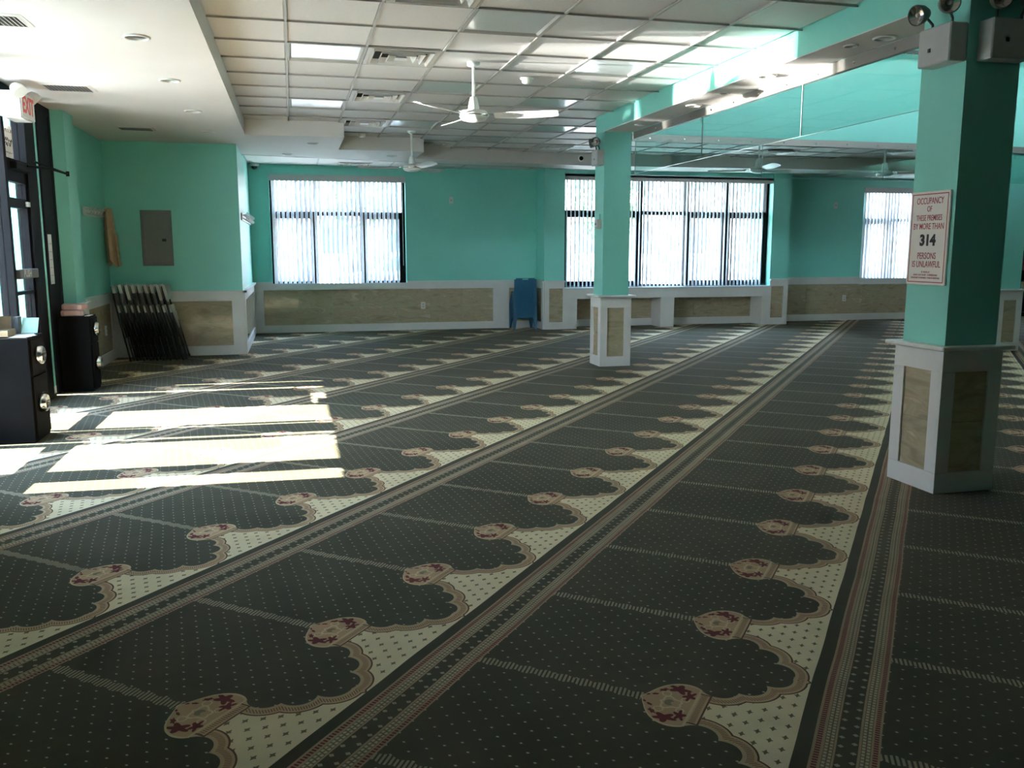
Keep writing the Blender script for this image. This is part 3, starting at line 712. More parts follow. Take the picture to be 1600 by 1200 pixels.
car((3.2, 24.0, -.085), R(4), 'silver car parked outside the blind beside the recess')
cs = thing('street_sign', (-3.75, 13.6, -.085), 'cyan board on a grey post outside the entrance door', 'sign')
MB().cyl((-3.75, 13.6, -.085), (-3.75, 13.6, 2.5), .04).build('post', M_grey, cs); MB().cbox(-3.95, -3.55, 13.53, 13.56, 1.0, 1.55, .01).build('board', M_cyan, cs)
def tree(x, y, h, label):
    t = thing('tree', (x, y, -.085), label, 'tree'); r_ = random.Random(int(x * 10))
    MB().tube([(x, y, -.085), (x + .05, y, 1.2), (x - .05, y + .1, 2.6), (x + .1, y, h * .7)], .10, 8).build('trunk', M_bark, t)
    mb = MB()
    for k in range(900):
        a, z = r_.uniform(0, 6.28), r_.uniform(-1, 1); rr = (1 - z * z) ** .5 * r_.uniform(.5, 1); p = Vector((x + math.cos(a) * rr * h * .28, y + math.sin(a) * rr * h * .28, h * .68 + z * h * .30))
        d1 = Vector((r_.gauss(0, 1), r_.gauss(0, 1), r_.gauss(0, 1))).normalized() * .10; d2 = d1.orthogonal().normalized() * .05
        mb._add([p - d1, p + d2, p + d1, p - d2], [(0, 1, 2, 3)])
    mb.build('foliage', M_leaf, t, kind='stuff')
tree(9.6, 26.0, 4.2, 'leafy street tree seen through the wide window blind'); tree(2.2, 31.0, 5.5, 'leafy street tree seen through the blind beside the recess')

# ------------------------------------------------------------------ ceiling fittings
def ordinal(k): return ['first', 'second', 'third', 'fourth', 'fifth', 'sixth', 'seventh', 'eighth', 'ninth', 'tenth', 'eleventh', 'twelfth', 'thirteenth', 'fourteenth', 'fifteenth'][k]
def ring_sq(mb, c, a0, b0, z0, a1, b1, z1, th=.004):
    "sloping square louvre: outer half sizes a0 x b0 at z0, inner a1 x b1 at z1"
    x, y, z = c
    sq = lambda a, b_, zz: [(x - a, y - b_, zz), (x + a, y - b_, zz), (x + a, y + b_, zz), (x - a, y + b_, zz)]
    mb.loft([sq(a0, b0, z0), sq(a1, b1, z1), sq(a1 - th, b1 - th, z1), sq(a0 - th, b0 - th, z0), sq(a0, b0, z0)], caps=False, smooth=False)
def diffuser(x, y, label, z=ZC, hx=.285, hy=.30):
    t = thing('ceiling_vent', (x, y, z), label, 'vent', 'four way vents in the ceiling')
    MB().box(x - hx, x + hx, y - hy, y + hy, z + .030, z + .034).build('backing', M_dark, t)
    f = MB(); ring_sq(f, (x, y, 0), hx, hy, z - .002, hx - .035, hy - .035, z + .008, .03); f.build('frame', M_vent, t)
    for k, q in enumerate((.84, .62, .40)):
        m_ = MB(); ring_sq(m_, (x, y, 0), hx * q, hy * q, z - .012, hx * (q - .085), hy * (q - .085), z + .029, .006); m_.build('louver', M_offw, t)
    c = MB(); c.loft([[(x - a, y - a, zz), (x + a, y - a, zz), (x + a, y + a, zz), (x - a, y + a, zz)] for a, zz in ((.05, z - .012), (.012, z + .028))], smooth=False); c.build('cone', M_offw, t)
    return t
VL = {(1, -2): 'square four way ceiling vent cut by the top edge of the picture', (1, 1): 'square four way ceiling vent ahead of the near fan, the largest one fully in view', (1, 4): 'square four way ceiling vent, second of the row beside the near fan',
      (1, 7): 'square four way ceiling vent tight in the corner of the stepped soffit', (3, 10): 'square four way ceiling vent beside the far fan at the soffit edge', (6, 10): 'square four way ceiling vent next to the emergency light of the mid room column'}
for (i, j) in sorted(vents): diffuser(xb_of(i) + PX_ / 2, yb_of(j) + PY_ / 2, VL[i, j])
diffuser(7.42, 12.72, 'square four way ceiling vent above the hanging fan beyond the glass curtain', ZC - .012); diffuser(9.15, 12.2, 'square four way ceiling vent seen beside the sign column beyond the glass curtain', ZC - .012)
diffuser(1.03 - .0, 14.75, 'square vent in the low ceiling strip above the blind beside the recess', ZT - .003, .28, .25)
def lens_light(x, y, label):
    t = thing('ceiling_light', (x, y, ZC), label, 'ceiling light', 'unlit lens lights in the tile ceiling')
    f = MB(); ring_sq(f, (x, y, 0), .286, .302, ZC - .001, .272, .288, ZC + .012, .012); f.build('frame', M_grid, t)
    MB().box(x - .27, x + .27, y - .286, y + .286, ZC + .012, ZC + .018).build('lens', M_lens, t); return t
for k, (i, j) in enumerate(sorted(lights, key=lambda c: (c[1], c[0]))):
    lens_light(xb_of(i) + PX_ / 2, yb_of(j) + PY_ / 2, 'unlit square lens light in the tile ceiling, %s of ten counting away from the camera' % ordinal(k))
def downlight(x, y, z, label, r=.085, group=None):
    t = thing('downlight', (x, y, z), label, 'downlight', group)
    MB().lathe((x, y, z), [(r, -.001), (r, -.006), (r * .86, -.012), (r * .80, -.008), (r * .78, -.002)], n=28, caps=False).build('trim_ring', M_offw, t)
    MB().lathe((x, y, z), [(r * .80, -.003), (r * .5, -.0022), (r * .3, -.002), (.001, -.002)], n=28, caps=False).build('reflector', M_lamp, t); return t
for k, (x, y) in enumerate(((-.92, 6.26), (-.91, 7.74), (-.90, 9.36), (-.90, 10.9))):
    downlight(x, y, ZS, 'round recessed downlight in the storefront soffit, %s from the picture top' % ordinal(k), group='downlights in the storefront soffit')
for k, (x, y) in enumerate(((.30, 11.75), (-.02, 13.15), (1.45, 13.05))):
    downlight(x, y, ZS, 'round recessed downlight in the stepped soffit, ' + ('by the first step', 'above the blind and dome camera', 'next to the far fan')[k], .075)
for k, (x, y) in enumerate(((3.75, 5.12), (3.67, 5.36), (3.66, 6.41), (3.70, 7.18), (3.73, 7.86), (3.72, 9.19))):
    downlight(x, y, ZS, 'round downlight under the beam, %s from the sign column' % ordinal(k), .075 if k % 2 == 0 else .05, 'downlights under the beam')
def bar_grille(x, y, a, b_, label):
    t = thing('air_grille', (x, y, ZS), label, 'vent')
    f = MB(); ring_sq(f, (x, y, 0), a, b_, ZS - .002, a - .03, b_ - .03, ZS - .010, .004); f.build('frame', M_plaster, t)
    MB().box(x - a + .02, x + a - .02, y - b_ + .02, y + b_ - .02, ZS - .004, ZS - .001).build('backing', M_grey, t)
    n = 12
    for k in range(n):
        xx = x - a + .04 + (k + .5) * (2 * a - .08) / n; mb = MB(); mb.loft([[(xx - .008, yy, ZS - .004), (xx - .005, yy, ZS - .004), (xx + .010, yy, ZS - .016), (xx + .007, yy, ZS - .016)] for yy in (y - b_ + .03, y + b_ - .03)], smooth=False); mb.build('louver', M_plaster, t)
    return t
bar_grille(-1.78, 8.29, .20, .17, 'louvred air grille in the soffit above the exit sign'); bar_grille(-1.66, 10.83, .20, .15, 'louvred air grille in the soffit in front of the recess wall'); bar_grille(-1.68, 6.0, .20, .16, 'louvred air grille in the soffit at the top corner of the picture')
def smoke(x, y, z, label):
    t = thing('smoke_detector', (x, y, z), label, 'smoke detector')
    MB().lathe((x, y, z), [(.062, 0), (.062, -.012), (.055, -.018)], n=28).build('base', M_offw, t); MB().lathe((x, y, z), [(.048, -.0185), (.046, -.038), (.030, -.05), (.012, -.052)], n=28).build('sensor_head', M_offw, t)
smoke(2.10, 7.87, ZC, 'white smoke detector on the tiles between the near fan and the beam'); smoke(.95, 12.05, ZC, 'white smoke detector on the tiles inside the soffit step')
def fan(x, y, ang0, zh, label):
    t = thing('ceiling_fan', (x, y, ZC), label, 'ceiling fan', 'white ceiling fans')
    MB().lathe((x, y, ZC), [(.012, 0), (.055, -.004), (.05, -.03), (.014, -.04)], n=20).build('canopy', M_fan, t)
    MB().cyl((x, y, ZC - .03), (x, y, zh + .12), .0115, n=12).build('rod', M_fan, t)
    MB().lathe((x, y, zh), [(.018, .15), (.03, .145), (.042, .09), (.048, .045), (.03, .04)], n=24).build('rod_cover', M_fan, t)
    MB().lathe((x, y, zh), [(.05, .045), (.105, .035), (.118, .012), (.118, -.012), (.10, -.035), (.06, -.048), (.01, -.05)], n=32).build('motor', M_fan, t)
    MB().lathe((x, y, zh), [(.1185, .006), (.120, .004), (.120, -.004), (.1185, -.006)], n=32, caps=False).build('motor_band', M_chrome, t)
    for k in range(3):
        a = R(ang0 + 120 * k); Mx = Matrix.Translation((x, y, zh)) @ Matrix.Rotation(a, 4, 'Z')
        br = MB(); br.M = Mx; br.box(.10, .21, -.018, .018, .006, .012); br.build('blade_bracket', M_chrome, t)
        b = MB(); b.M = Mx @ Matrix.Rotation(R(-15), 4, 'X')
        rings = []
        for r_, w_, dz in ((.17, .055, 0), (.3, .068, .002), (.5, .072, .006), (.66, .066, .012), (.70, .05, .014)):
            rings.append([(r_, -w_, dz - .004), (r_, -w_ * .3, dz + .004), (r_, w_ * .6, dz + .004), (r_, w_, dz - .003), (r_, w_ * .6, dz + .001), (r_, -w_ * .3, dz + .001)])
        b.loft(rings, smooth=False); b.build('blade', M_fan, t)
    return t
fan(1.50, 7.326, 100, 2.485, 'white three blade ceiling fan on a rod in front, the larger one')
fan(1.55, 11.60, 45, 2.44, 'white three blade ceiling fan near the soffit step and the blind beside the recess')
fan(6.35, 11.25, 20, 2.49, 'white three blade ceiling fan seen through the glass curtain above the wide window')
fan(8.45, 11.35, 75, 2.49, 'white three blade ceiling fan seen through the glass curtain beside the sign column')
t = thing('dome_camera', (-.55, 15.03, 2.765), 'small white dome camera under the low ceiling in the corner above the blind', 'camera')
MB().lathe((-.55, 15.03, 2.765), [(.075, 0), (.075, -.03), (.06, -.045)], n=24).build('housing', M_offw, t); MB().lathe((-.55, 15.03, 2.72), [(.05, 0), (.046, -.02), (.03, -.038), (.005, -.046)], n=20).build('dome', M_ink, t)
t = thing('spot_camera', (4.58, 13.76, 2.84), 'round black lens camera set in the soffit face by the mid room column', 'camera')
MB().lathe((4.58, 13.775, 2.845), [(.05, 0), (.05, .02), (.04, .028)], (0, -1, 0), 20).build('ring', M_offw, t); MB().lathe((4.58, 13.745, 2.845), [(.034, 0), (.03, .015), (.005, .022)], (0, -1, 0), 20).build('lens', M_ink, t)

# ------------------------------------------------------------------ emergency lights, signs, wall fittings
def lamp_head(t, p, d, r=.055):
    p, d = Vector(p), Vector(d).normalized()
    hd = MB().lathe(p, [(.012, -.07), (r * .55, -.06), (r * .9, -.02), (r, .012), (r, .022), (r * .9, .024)], d, 26, caps=False).build('lamp_head', M_grey, t)
    MB().lathe(p, [(r * .89, .020), (r * .6, .004), (r * .2, -.008), (.001, -.01)], d, 24, caps=False).build('reflector', M_lamp, hd)
    MB().lathe(p, [(.010, 0), (.012, .012), (.004, .018)], d, 10).build('bulb', M_paper, hd)
    return hd
def emergency(name_label, box, lens, heads, cat='emergency light'):
    (x0, x1, y0, y1, z0, z1) = box
    t = thing('emergency_light', ((x0 + x1) / 2, (y0 + y1) / 2, z0), name_label, cat)
    MB().cbox(x0, x1, y0, y1, z0, z1, .006).build('battery_box', M_greyl, t)
    MB().box(*lens).build('indicator_window', M_ink, t)
    for p, d, neck in heads:
        h = lamp_head(t, p, d); MB().tube([neck, Vector(neck) + Vector((0, 0, .025)), Vector(p) - Vector(d).normalized() * .035 - Vector((0, 0, .0))], .008, 6).build('swivel', M_grey, t)
    return t
emergency('grey twin head emergency light on the lit side of the sign column', (3.43, 3.542, 4.14, 4.385, 2.385, 2.585), (3.428, 3.432, 4.285, 4.305, 2.455, 2.475),
          [((3.40, 4.36, 2.665), (-.95, -.2, -.25), (3.47, 4.33, 2.585)), ((3.40, 4.13, 2.67), (-.35, -.9, -.12), (3.47, 4.18, 2.585))])
emergency('grey twin head emergency light on the shaded front of the sign column', (3.60, 3.86, 4.03, 4.137, 2.385, 2.59), (3.685, 3.705, 4.027, 4.032, 2.47, 2.49),
          [((3.625, 4.02, 2.68), (-.3, -.92, -.1), (3.65, 4.07, 2.59)), ((3.84, 4.02, 2.68), (.4, -.85, -.25), (3.81, 4.07, 2.59))])
emergency('grey emergency light with one visible lamp head high on the mid room column', (3.455, 3.547, 9.80, 9.985, 2.355, 2.53), (3.452, 3.456, 9.88, 9.897, 2.42, 2.437),
          [((3.45, 9.83, 2.62), (-.5, -.8, -.15), (3.50, 9.85, 2.53)), ((3.45, 9.97, 2.62), (-.8, .5, -.15), (3.50, 9.95, 2.53))])
t = thing('pull_station', (3.54, 9.90, 1.64), 'small grey key switch box on the mid room column', 'switch')
MB().cbox(3.49, 3.548, 9.86, 9.95, 1.63, 1.74, .005).build('housing', M_greyl, t); MB().cyl((3.492, 9.905, 1.685), (3.484, 9.905, 1.685), .016, n=14).build('key_lock', M_grey, t)
MB().box(3.53, 3.548, 9.895, 9.915, 1.741, 1.80).build('conduit', M_teal, t)
# occupancy sign
sg = thing('occupancy_sign', (3.543, 4.315, 1.175), 'cream occupancy sign with red letters and black number on the big column', 'sign')
y0, y1, z0, z1 = 4.165, 4.483, 1.185, 1.715
MB().cbox(3.531, 3.5425, y0, y1, z0, z1, .003).build('plate', M_signw, sg)
bd = MB(); i_, w_ = .014, .005
for a, b_, c, d in ((y0 + i_, y1 - i_, z0 + i_, z0 + i_ + w_), (y0 + i_, y1 - i_, z1 - i_ - w_, z1 - i_), (y0 + i_, y0 + i_ + w_, z0 + i_, z1 - i_), (y1 - i_ - w_, y1 - i_, z0 + i_, z1 - i_)): bd.box(3.5302, 3.5312, a, b_, c, d)
bd.build('border', M_signr, sg)
H_ = z1 - z0
for tx, fr_c, sz, m_, sx_, bo in (('OCCUPANCY', .105, .052, M_signr, .80, .0002), ('OF', .19, .046, M_signr, .80, .0002), ('THESE PREMISES', .285, .046, M_signr, .76, .0002), ('BY MORE THAN', .375, .049, M_signr, .84, .0002), ('314', .525, .084, M_ink, 1.22, .0040),
                               ('PERSONS', .69, .052, M_signr, .84, .0002), ('IS UNLAWFUL', .78, .052, M_signr, .84, .0002), ('BY ORDER OF', .862, .013, M_signr, 1, 0), ('JOHN E. ROTTKAMP   COMMISSIONER', .893, .0135, M_signr, 1, 0), ('DEPARTMENT OF BUILDINGS  TOWN OF HEMPSTEAD', .925, .0125, M_signr, .92, 0)):
    text_part('lettering', tx, sz, frame_matrix((3.5306, (y0 + y1) / 2, z1 - fr_c * H_), (0, -1, 0), (0, 0, 1)), m_, sg, sx=sx_ * .84, bold=bo)
# exit sign with lamp heads
ex = thing('exit_sign', (-2.13, 8.22, 2.45), 'white exit sign with red letters and twin lamp heads above the entrance door', 'sign')
MB().cbox(-2.245, -2.085, 8.02, 8.40, 2.452, 2.655, .004).build('housing', M_tan, ex); MB().box(-2.0852, -2.079, 8.03, 8.39, 2.456, 2.65).build('face_plate', M_offw, ex)
MB().box(-2.22, -2.10, 8.05, 8.37, 2.447, 2.4525).build('down_lens', M_paper, ex)
text_part('lettering', 'EXIT', .185, frame_matrix((-2.0785, 8.21, 2.553), (0, 1, 0), (0, 0, 1)), M_exitr, ex, sx=.84, bold=.006)
for yy, s_ in ((8.0, -1), (8.43, 1)):
    MB().lathe((-2.09, yy, 2.65), [(.015, -.06), (.04, -.05), (.058, -.01), (.06, .02), (.055, .03)], (.55, .35 * s_, -.6), 24).build('lamp_head', M_offw, ex)
# hook rails
def hook_rail(x, y0, y1, z, label, n):
    t = thing('coat_rail', (x, (y0 + y1) / 2, z), label, 'coat rack')
    MB().cbox(x + .001, x + .018, y0, y1, z - .05, z + .05, .004).build('board', M_white, t)
    for k in range(n):
        y = y0 + (k + .5) * (y1 - y0) / n
        MB().tube([(x + .018, y, z - .02), (x + .05, y, z - .035), (x + .07, y, z - .02), (x + .072, y, z + .0)], .006, 6).tube([(x + .018, y, z + .02), (x + .06, y, z + .03), (x + .085, y, z + .06)], .005, 6).build('hook', M_steel, t)
hook_rail(XL, 10.86, 11.98, 1.82, 'white wooden coat rail with metal hooks in the recess by the storefront', 7)
hook_rail(-.66, 12.5, 15.0, 1.83, 'white wooden coat rail with metal hooks on the return wall beside the dome camera', 10)
# garment
gm = MB(); rings = []; N = 44
for z, yc, hy, hx, fold in ((1.895, 11.80, .02, .02, .0), (1.885, 11.80, .045, .035, .1), (1.84, 11.81, .062, .05, .18), (1.74, 11.825, .082, .052, .28), (1.60, 11.85, .11, .055, .34), (1.46, 11.885, .135, .056, .36), (1.36, 11.91, .152, .055, .36), (1.27, 11.925, .155, .05, .34)):
    rg = []
    for i in range(N):
        a = 2 * math.pi * i / N; q = math.sin(a * 5 + 1.2 + z * 1.5) * .6 + math.sin(a * 9 + z * 3) * .4; hem = max(0, (1.40 - z) / .13)
        rg.append((-2.19 + math.cos(a) * hx * (1 + fold * q), yc + math.sin(a) * hy * (1 + .05 * q), z - hem * .10 * (.5 + .5 * math.cos(a * 2 + .8)) * (1 if math.sin(a) < .55 else .1)))
    rings.append(rg)
gm.loft(rings, caps=True); ga = thing('hanging_garment', (-2.19, 11.88, 1.16), 'brown garment hanging from the last hook of the coat rail in the recess', 'garment'); gm.build('body', M_cloth, ga)
fp = MB(); fp.loft([[(-2.118 - .02 * abs(s_), 11.99 + .035 * s_ + dz * .1, 1.30 + dz) for s_ in (-1, -.3, .3, 1)] + [(-2.128 - .02 * abs(s_), 11.99 + .035 * s_ + dz * .1, 1.30 + dz) for s_ in (1, .3, -.3, -1)] for dz in (-.08, 0, .06)]); fp.build('lining', M_clothd, ga)
fp = MB(); fp.loft([[(-2.105, 11.86 + .05 * s_ - dz * .3, 1.27 + dz) for s_ in (-1, 0, 1)] + [(-2.115, 11.86 + .05 * s_ - dz * .3, 1.27 + dz) for s_ in (1, 0, -1)] for dz in (-.09, 0, .09, .3)]); fp.build('sleeve', M_cloth, ga)
# electrical panel
ep = thing('electrical_panel', (-1.69, 12.12, 1.18), 'dark grey electrical panel set flat on the recess wall', 'electrical panel')
MB().cbox(-1.873, -1.50, 12.112, 12.129, 1.18, 1.886, .003).build('trim_plate', M_epanel, ep); MB().cbox(-1.845, -1.528, 12.106, 12.1115, 1.215, 1.85, .002).build('door', M_epanel, ep); MB().box(-1.625, -1.575, 12.100, 12.1065, 1.49, 1.525).build('latch', M_ink, ep)
def plate(name, o, u, n, w_, h, label, kind='outlet'):
    fr = Fr(o[:2], u, n); z = o[2]; t = thing(name, o, label, kind)
    fr.box(MB(), -w_ / 2, w_ / 2, .0, .012, z - h / 2, z + h / 2).build('cover_plate', M_offw, t)
    for dz in (-.022, .022) if kind == 'outlet' else (0,): fr.box(MB(), -w_ * .24, w_ * .24, .012, .015, z + dz - .014, z + dz + .014).build('socket' if kind == 'outlet' else 'sensor_window', M_greyl, t)
plate('wall_outlet', (XL + .0105, 11.57, .40), (0, 1), (1, 0), .075, .12, 'white outlet on the tiles behind the second steel cabinet')
plate('wall_outlet', (2.175, YW - .0105, .425), (1, 0), (0, -1), .075, .12, 'white outlet on the long tiled panel under the back wall')
plate('wall_outlet', (10.60, YB - .0105, .434), (1, 0), (0, -1), .075, .12, 'white outlet on the tiled panel next to the sign column')
plate('wall_sensor', (2.69, YW - .0005, 2.23), (1, 0), (0, -1), .07, .115, 'small white sensor plate high on the bare back wall', 'sensor')
plate('wall_sensor', (10.3, YB - .0005, 2.24), (1, 0), (0, -1), .07, .115, 'small white sensor plate on the wall between the wide window and the sign column', 'sensor')

# ------------------------------------------------------------------ steel drop cabinets and what lies on them
def cabinet(x0, x1, y0, y1, h, label):
    t = thing('steel_cabinet', ((x0 + x1) / 2, (y0 + y1) / 2, 0), label, 'cabinet', 'steel cabinets by the entrance')
    MB().cbox(x0, x1 - .012, y0, y1, 0, h, .004).build('body', M_safe, t)
    for z0, z1, zl in ((.03, h * .62, h * .36), (h * .64, h - .02, h * .82)):
        d = MB().cbox(x1 - .0118, x1, y0 + .02, y1 - .02, z0, z1, .002).build('door', M_safe, t)
        ym = y0 + .14
        MB().lathe((x1, ym, zl), [(.066, 0), (.070, .006), (.064, .042), (.056, .050)], (1, 0, 0), 28).build('lock_housing', M_chrome, d)
        kp = MB(); kp.box(x1 + .0495, x1 + .052, ym - .034, ym + .034, zl - .036, zl + .016); kp.build('keypad', M_ink, d)
        for r_ in range(3):
            for c_ in range(3): MB().box(x1 + .052, x1 + .055, ym - .028 + c_ * .021, ym - .015 + c_ * .021, zl - .031 + r_ * .016, zl - .020 + r_ * .016).build('key', M_chrome, d)
        MB().box(x1, x1 + .012, ym + .075, ym + .095, zl - .05, zl + .05).build('pull', M_safe, d)
    return t
cabinet(-2.24, -1.84, 6.816, 7.205, .765, 'black two door steel cabinet nearest the camera with papers heaped on top')
cabinet(-2.238, -1.945, 9.252, 9.57, .741, 'black two door steel cabinet by the pilaster with pink packs on top')
zc = .766
t = thing('paper_tray', (-2.02, 6.95, zc), 'shallow cardboard tray of papers on the near steel cabinet', 'tray')
MB().box(-2.16, -1.99, 6.86, 7.05, zc, zc + .006).box(-2.16, -1.99, 6.86, 6.864, zc, zc + .05).box(-2.16, -1.99, 7.046, 7.05, zc, zc + .05).box(-2.16, -2.155, 6.864, 7.046, zc, zc + .05).box(-1.995, -1.99, 6.864, 7.046, zc, zc + .05).build('tray', M_card, t)
for k in range(4): 
    m_ = MB(); m_.M = Matrix.Translation((-2.075, 6.955, zc + .012 + k * .008)) @ Matrix.Rotation(R(k * 3 - 4), 4, 'Z'); m_.box(-.07, .07, -.085, .085, 0, .005); m_.build('sheet_pile', M_paper, t)
def leaning(name, loc, w_, h, th, rz, tilt, m_, label, cat):
    mb = MB(); mb.M = Matrix.Translation(loc) @ Matrix.Rotation(R(rz), 4, 'Z') @ Matrix.Rotation(R(tilt), 4, 'X'); mb.box(-w_ / 2, w_ / 2, 0, th, 0, h); return mb.build(name, m_, None, loc, label=label, cat=cat)
leaning('paper_envelope', (-2.12, 6.90, zc + .055), .13, .10, .004, 10, -28, M_paper, 'white envelope propped in the tray on the near steel cabinet', 'envelope')
leaning('cardboard_flap', (-2.105, 7.11, zc), .13, .14, .006, 0, -16, M_card, 'brown cardboard sheet standing behind the tray on the near steel cabinet', 'cardboard')
leaning('grey_book', (-2.0, 7.10, zc), .03, .13, .09, 0, 0, M_grey, 'thin grey book standing beside the mint folder', 'book')
leaning('mint_folder', (-1.918, 7.11, zc + .008), .11, .13, .004, 0, -33, M_mint, 'mint green folder leaning over on the near steel cabinet', 'folder')
for k in range(3):
    m_ = MB(); m_.M = Matrix.Translation((-1.92, 6.94 + .03 * k, zc + .002 * k)) @ Matrix.Rotation(R(14 * k - 9), 4, 'Z'); m_.box(-.065, .065, -.09, .09, 0, .0018)
    m_.build('paper_sheet', M_paper, None, (-1.92, 6.94, zc), label='loose white sheet on the near steel cabinet, %s of the fan of three' % ('lowest', 'middle', 'top')[k], cat='paper', group='loose sheets on the near cabinet')
zc = .742
for k, (rz, dy) in enumerate(((4, 0), (-16, .01))):
    m_ = MB(); m_.M = Matrix.Translation((-2.12 + .015 * k, 9.36 + dy, zc + .058 * k + (.001 if k else 0))) @ Matrix.Rotation(R(rz), 4, 'Z')
    m_.loft([[(x * s_, y * s_, z) for x, y in ((-.10, -.055), (-.07, -.07), (.07, -.07), (.10, -.055), (.10, .055), (.07, .07), (-.07, .07), (-.10, .055))] for z, s_ in ((0, .92), (.012, 1), (.044, 1), (.056, .92))], smooth=False)
    m_.build('tissue_pack', M_pink, None, (-2.12, 9.36, zc + .058 * k), label='pink wrapped paper pack on the steel cabinet by the pilaster, ' + ('lower one' if k == 0 else 'upper one lying askew'), cat='pack', group='pink packs on the cabinet')
m_ = MB(); m_.box(-2.0, -1.955, 9.27, 9.45, zc, zc + .004); m_.build('paper_stack', M_paper, None, (-1.98, 9.36, zc), label='flat white papers at the edge of the steel cabinet by the pilaster', cat='paper')

# ------------------------------------------------------------------ folded chairs leaning in the recess
def folding_chair(loc):
    t = thing('folding_chair', loc, 'x', 'chair', 'folded chairs leaning in the recess'); T = Matrix.Translation(loc)
    W = .40
    def mb(): m_ = MB(); m_.M = T; return m_
    for y in (.012, W - .012):
        mb().tube([(0, y, 0.006), (.0, y, .5), (.004, y, .80), (.012, y, .955)], .0105, 8).build('front_leg', M_chairm, t)
        yy = y + (.03 if y < .2 else -.03)
        mb().tube([(.036, yy, .006), (.034, yy, .40), (.030, yy, .70)], .010, 8).build('rear_leg', M_chairm, t)
        for x, y_ in ((0, y), (.036, yy)): mb().cyl((x, y_, .0), (x, y_, .035), .0135, n=10).build('foot', M_chairm, t)
    for z, x in ((.16, .036), (.30, 0), (.62, 0)):
        y0_, y1_ = (.04, W - .04) if x else (.012, W - .012); mb().cyl((x, y0_, z), (x, y1_, z), .008, n=8).build('crossbar', M_chairm, t)
    bk = mb(); bk.loft([[(.012 + dx + c, y, z) for y, dx, c in ((.0, 0, .036), (.1, -.012, .03), (.2, -.016, .028), (.3, -.012, .03), (W, 0, .036), (W, 0, .0), (.3, -.012, 0), (.2, -.016, 0), (.1, -.012, 0), (.0, 0, 0))] for z in (.865, .92, .965)], smooth=False); bk.build('backrest', M_chairp, t)
    st = mb(); st.loft([[(.016 + dx, y, z) for y, dx in ((.02 + i_, 0), (W / 2, -.004), (W - .02 - i_, 0), (W - .02 - i_, .022), (W / 2, .024), (.02 + i_, .022))] for z, i_ in ((.30, .02), (.40, .0), (.615, -.012))], smooth=False); st.build('seat', M_chairm, t)
    st = mb(); st.loft([[(.016 + dx, y, z) for y, dx in ((.008, 0), (W / 2, -.004), (W - .008, 0), (W - .008, .022), (W / 2, .024), (.008, .022))] for z in (.6155, .705)], smooth=False); st.build('seat_front', M_chairp, t)
    st = mb(); st.loft([[(.0395 + dx, y, z) for y, dx in ((W / 2 - w_, 0), (W / 2 + w_, 0), (W / 2 + w_, .005), (W / 2 - w_, .005))] for z, w_ in ((.40, .03), (.50, .12), (.614, .165))], smooth=False); st.build('seat_face', M_greyl, t)
    return t
fc0 = folding_chair((-2.035, 11.66, 0)); NC = 9
for k in range(NC):
    c = fc0 if k == 0 else copy_tree(fc0)
    c.location = (-2.02 + .078 * k, 11.66 + random.uniform(-.012, .012), 0); c.rotation_euler = (0, R(-(10.8 + .3 * k)), 0)
    c['label'] = 'black folded chair in the leaning row, ' + ('tight against the side wall' if k == 0 else 'outermost with its grey seat showing' if k == NC - 1 else '%s from the side wall' % ordinal(k))
    if k in (2, 7, 8):
        r0 = Matrix.Translation((0, 0, 0)); pb_ = MB(); pb_.loft([[(.012 + dx + c_, y, z) for y, dx, c_ in ((.0, 0, .036), (.2, -.016, .028), (.40, 0, .036), (.40, 0, .0), (.2, -.016, 0), (.0, 0, 0))] for z in (.775, .864)], smooth=False)
        me_ = pb_.mesh('lower_backrest'); me_.materials.append(M_chairp); inst('lower_backrest', me_, c, (0, 0, 0)) if c.name in WL else (WL.__setitem__(c.name, Vector()), inst('lower_backrest', me_, c, (0, 0, 0)))

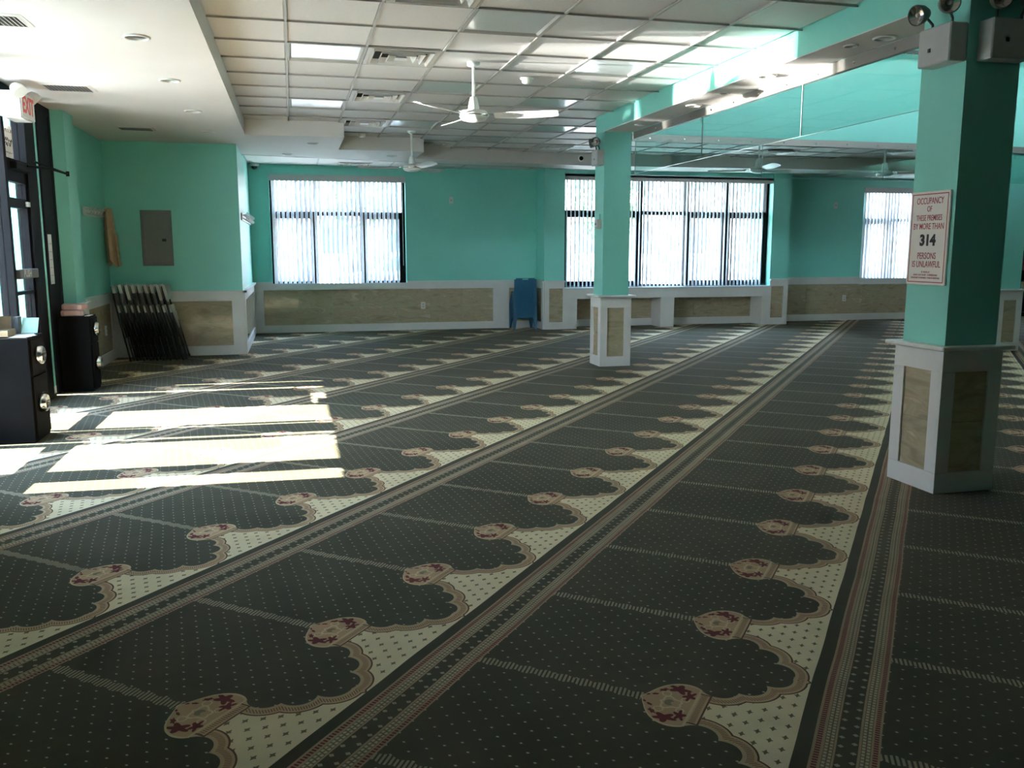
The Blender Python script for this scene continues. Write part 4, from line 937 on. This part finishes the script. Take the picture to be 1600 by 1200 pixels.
# ------------------------------------------------------------------ stack of small blue chairs
def blue_chair(loc):
    t = thing('plastic_chair', loc, 'x', 'chair', 'stacked blue plastic chairs'); T = Matrix.Translation(loc)
    def mb(): m_ = MB(); m_.M = T; return m_
    st = mb(); st.cbox(-.15, .15, -.126, .118, .212, .224, .004); st.build('seat', M_blue, t)
    ap = mb()
    for p, q in (((-.128, -.13), (.128, -.13)), ((-.155, -.10), (-.155, .10)), ((.155, .10), (.155, -.10))):
        d = Vector((q[0] - p[0], q[1] - p[1])).normalized(); n_ = Vector((d.y, -d.x))
        ap.loft([[(p[0] + n_.x * o_, p[1] + n_.y * o_, z), (q[0] + n_.x * o_, q[1] + n_.y * o_, z), (q[0] + n_.x * (o_ + .003), q[1] + n_.y * (o_ + .003), z), (p[0] + n_.x * (o_ + .003), p[1] + n_.y * (o_ + .003), z)] for z, o_ in ((.165, .0075), (.214, 0))], smooth=False)
    ap.build('apron', M_blue, t)
    for sx_ in (-1, 1):
        for sy in (-1, 1):
            l = mb()
            def L(o_): # thin angle section so that the legs nest
                x, y = sx_ * (.155 + o_), sy * (.130 + o_); w_ = .034
                p = [(x, y), (x - sx_ * w_, y), (x - sx_ * w_, y - sy * .003), (x - sx_ * .003, y - sy * .003), (x - sx_ * .003, y - sy * w_), (x, y - sy * w_)]
                return p if sx_ * sy > 0 else p[::-1]
            l.loft([[(x, y, z) for x, y in L(o_)] for z, o_ in ((0, .034), (.214, 0))], smooth=False); l.build('leg', M_blue, t)
    b = mb()
    pl = lambda x0, x1, z0, z1, th=.004, dy=0: b._add([(x, y + .128 + dy + (z - .2) * .15, z) for z in (z0, z1) for x, y in ((x0, -th), (x1, -th), (x1, 0), (x0, 0))], [(0, 3, 2, 1), (4, 5, 6, 7), (0, 1, 5, 4), (1, 2, 6, 5), (2, 3, 7, 6), (3, 0, 4, 7)])
    for x0, x1, z0, z1 in ((-.165, -.045, .2, .435), (.045, .165, .2, .435), (-.045, .045, .2, .427), (-.045, .045, .444, .455), (-.15, -.045, .435, .455), (.045, .15, .435, .455)): pl(x0, x1, z0, z1)
    b.build('backrest', M_blue, t)
    for sx_ in (-1, 1):
        b = mb(); x0, x1 = sorted((sx_ * .125, sx_ * .178)); pl(x0, x1, .405, .432, .012, .0125); b.build('back_rim', M_blue, t)
    return t
bc0 = blue_chair((3.92, 14.90, 0)); NB = 15
for k in range(NB):
    c = bc0 if k == 0 else copy_tree(bc0); c.location = (3.92, 14.92, .0315 * k); c.rotation_euler = (0, 0, math.pi); c.scale = (1.14, 1, 1)
    c['label'] = 'small blue plastic chair, ' + ('topmost of the stack with its handle hole showing' if k == NB - 1 else 'standing on the floor under the stack' if k == 0 else '%s above the bottom one of the stack' % ordinal(k - 1))

# ------------------------------------------------------------------ bookcase at the far wall
bk = thing('bookcase', (14.95, 15.06, 0), 'tall black bookcase of books at the picture edge behind the sign column', 'bookcase')
MB().box(14.40, 14.43, 14.93, 15.17, 0, 1.97).box(15.47, 15.5, 14.93, 15.17, 0, 1.97).build('side_panel', M_wood, bk)
MB().box(14.43, 15.47, 15.15, 15.17, 0, 1.97).build('back_panel', M_wood, bk)
sh = (.08, .50, .95, 1.35, 1.62, 1.95)
for z in sh: MB().box(14.43, 15.47, 14.93, 15.15, z, z + .02).build('shelf', M_wood, bk)
cols = [mat('book cloth %d' % i, c_, .6, nscale=30, namt=.1) for i, c_ in enumerate(((.55, .42, .18), (.30, .05, .05), (.05, .10, .22), (.62, .58, .48), (.06, .16, .09)))]
rb = random.Random(5); nbk = 0; CN = ('tan', 'dark red', 'navy', 'cream', 'dark green')
for si in (3, 2, 1):
    x = 14.435
    while x < 14.80:
        wd = rb.uniform(.022, .045); h = rb.uniform(.17, .235); ci = 0 if (si == 3 and x < 14.6) else rb.randrange(5)
        MB().cbox(x, x + wd, 14.96, 15.12, sh[si] + .0205, sh[si] + .02 + h, .002).build('book', cols[ci], None, (x + wd / 2, 15.04, sh[si] + .0205), label='%s book, %s from the open end on the %s shelf of the black bookcase' % (CN[ci], ordinal(nbk), ('', 'lower', 'middle', 'upper')[si]), cat='book', group='books in the bookcase')
        x += wd + .0015; nbk += 1
    nbk = 0
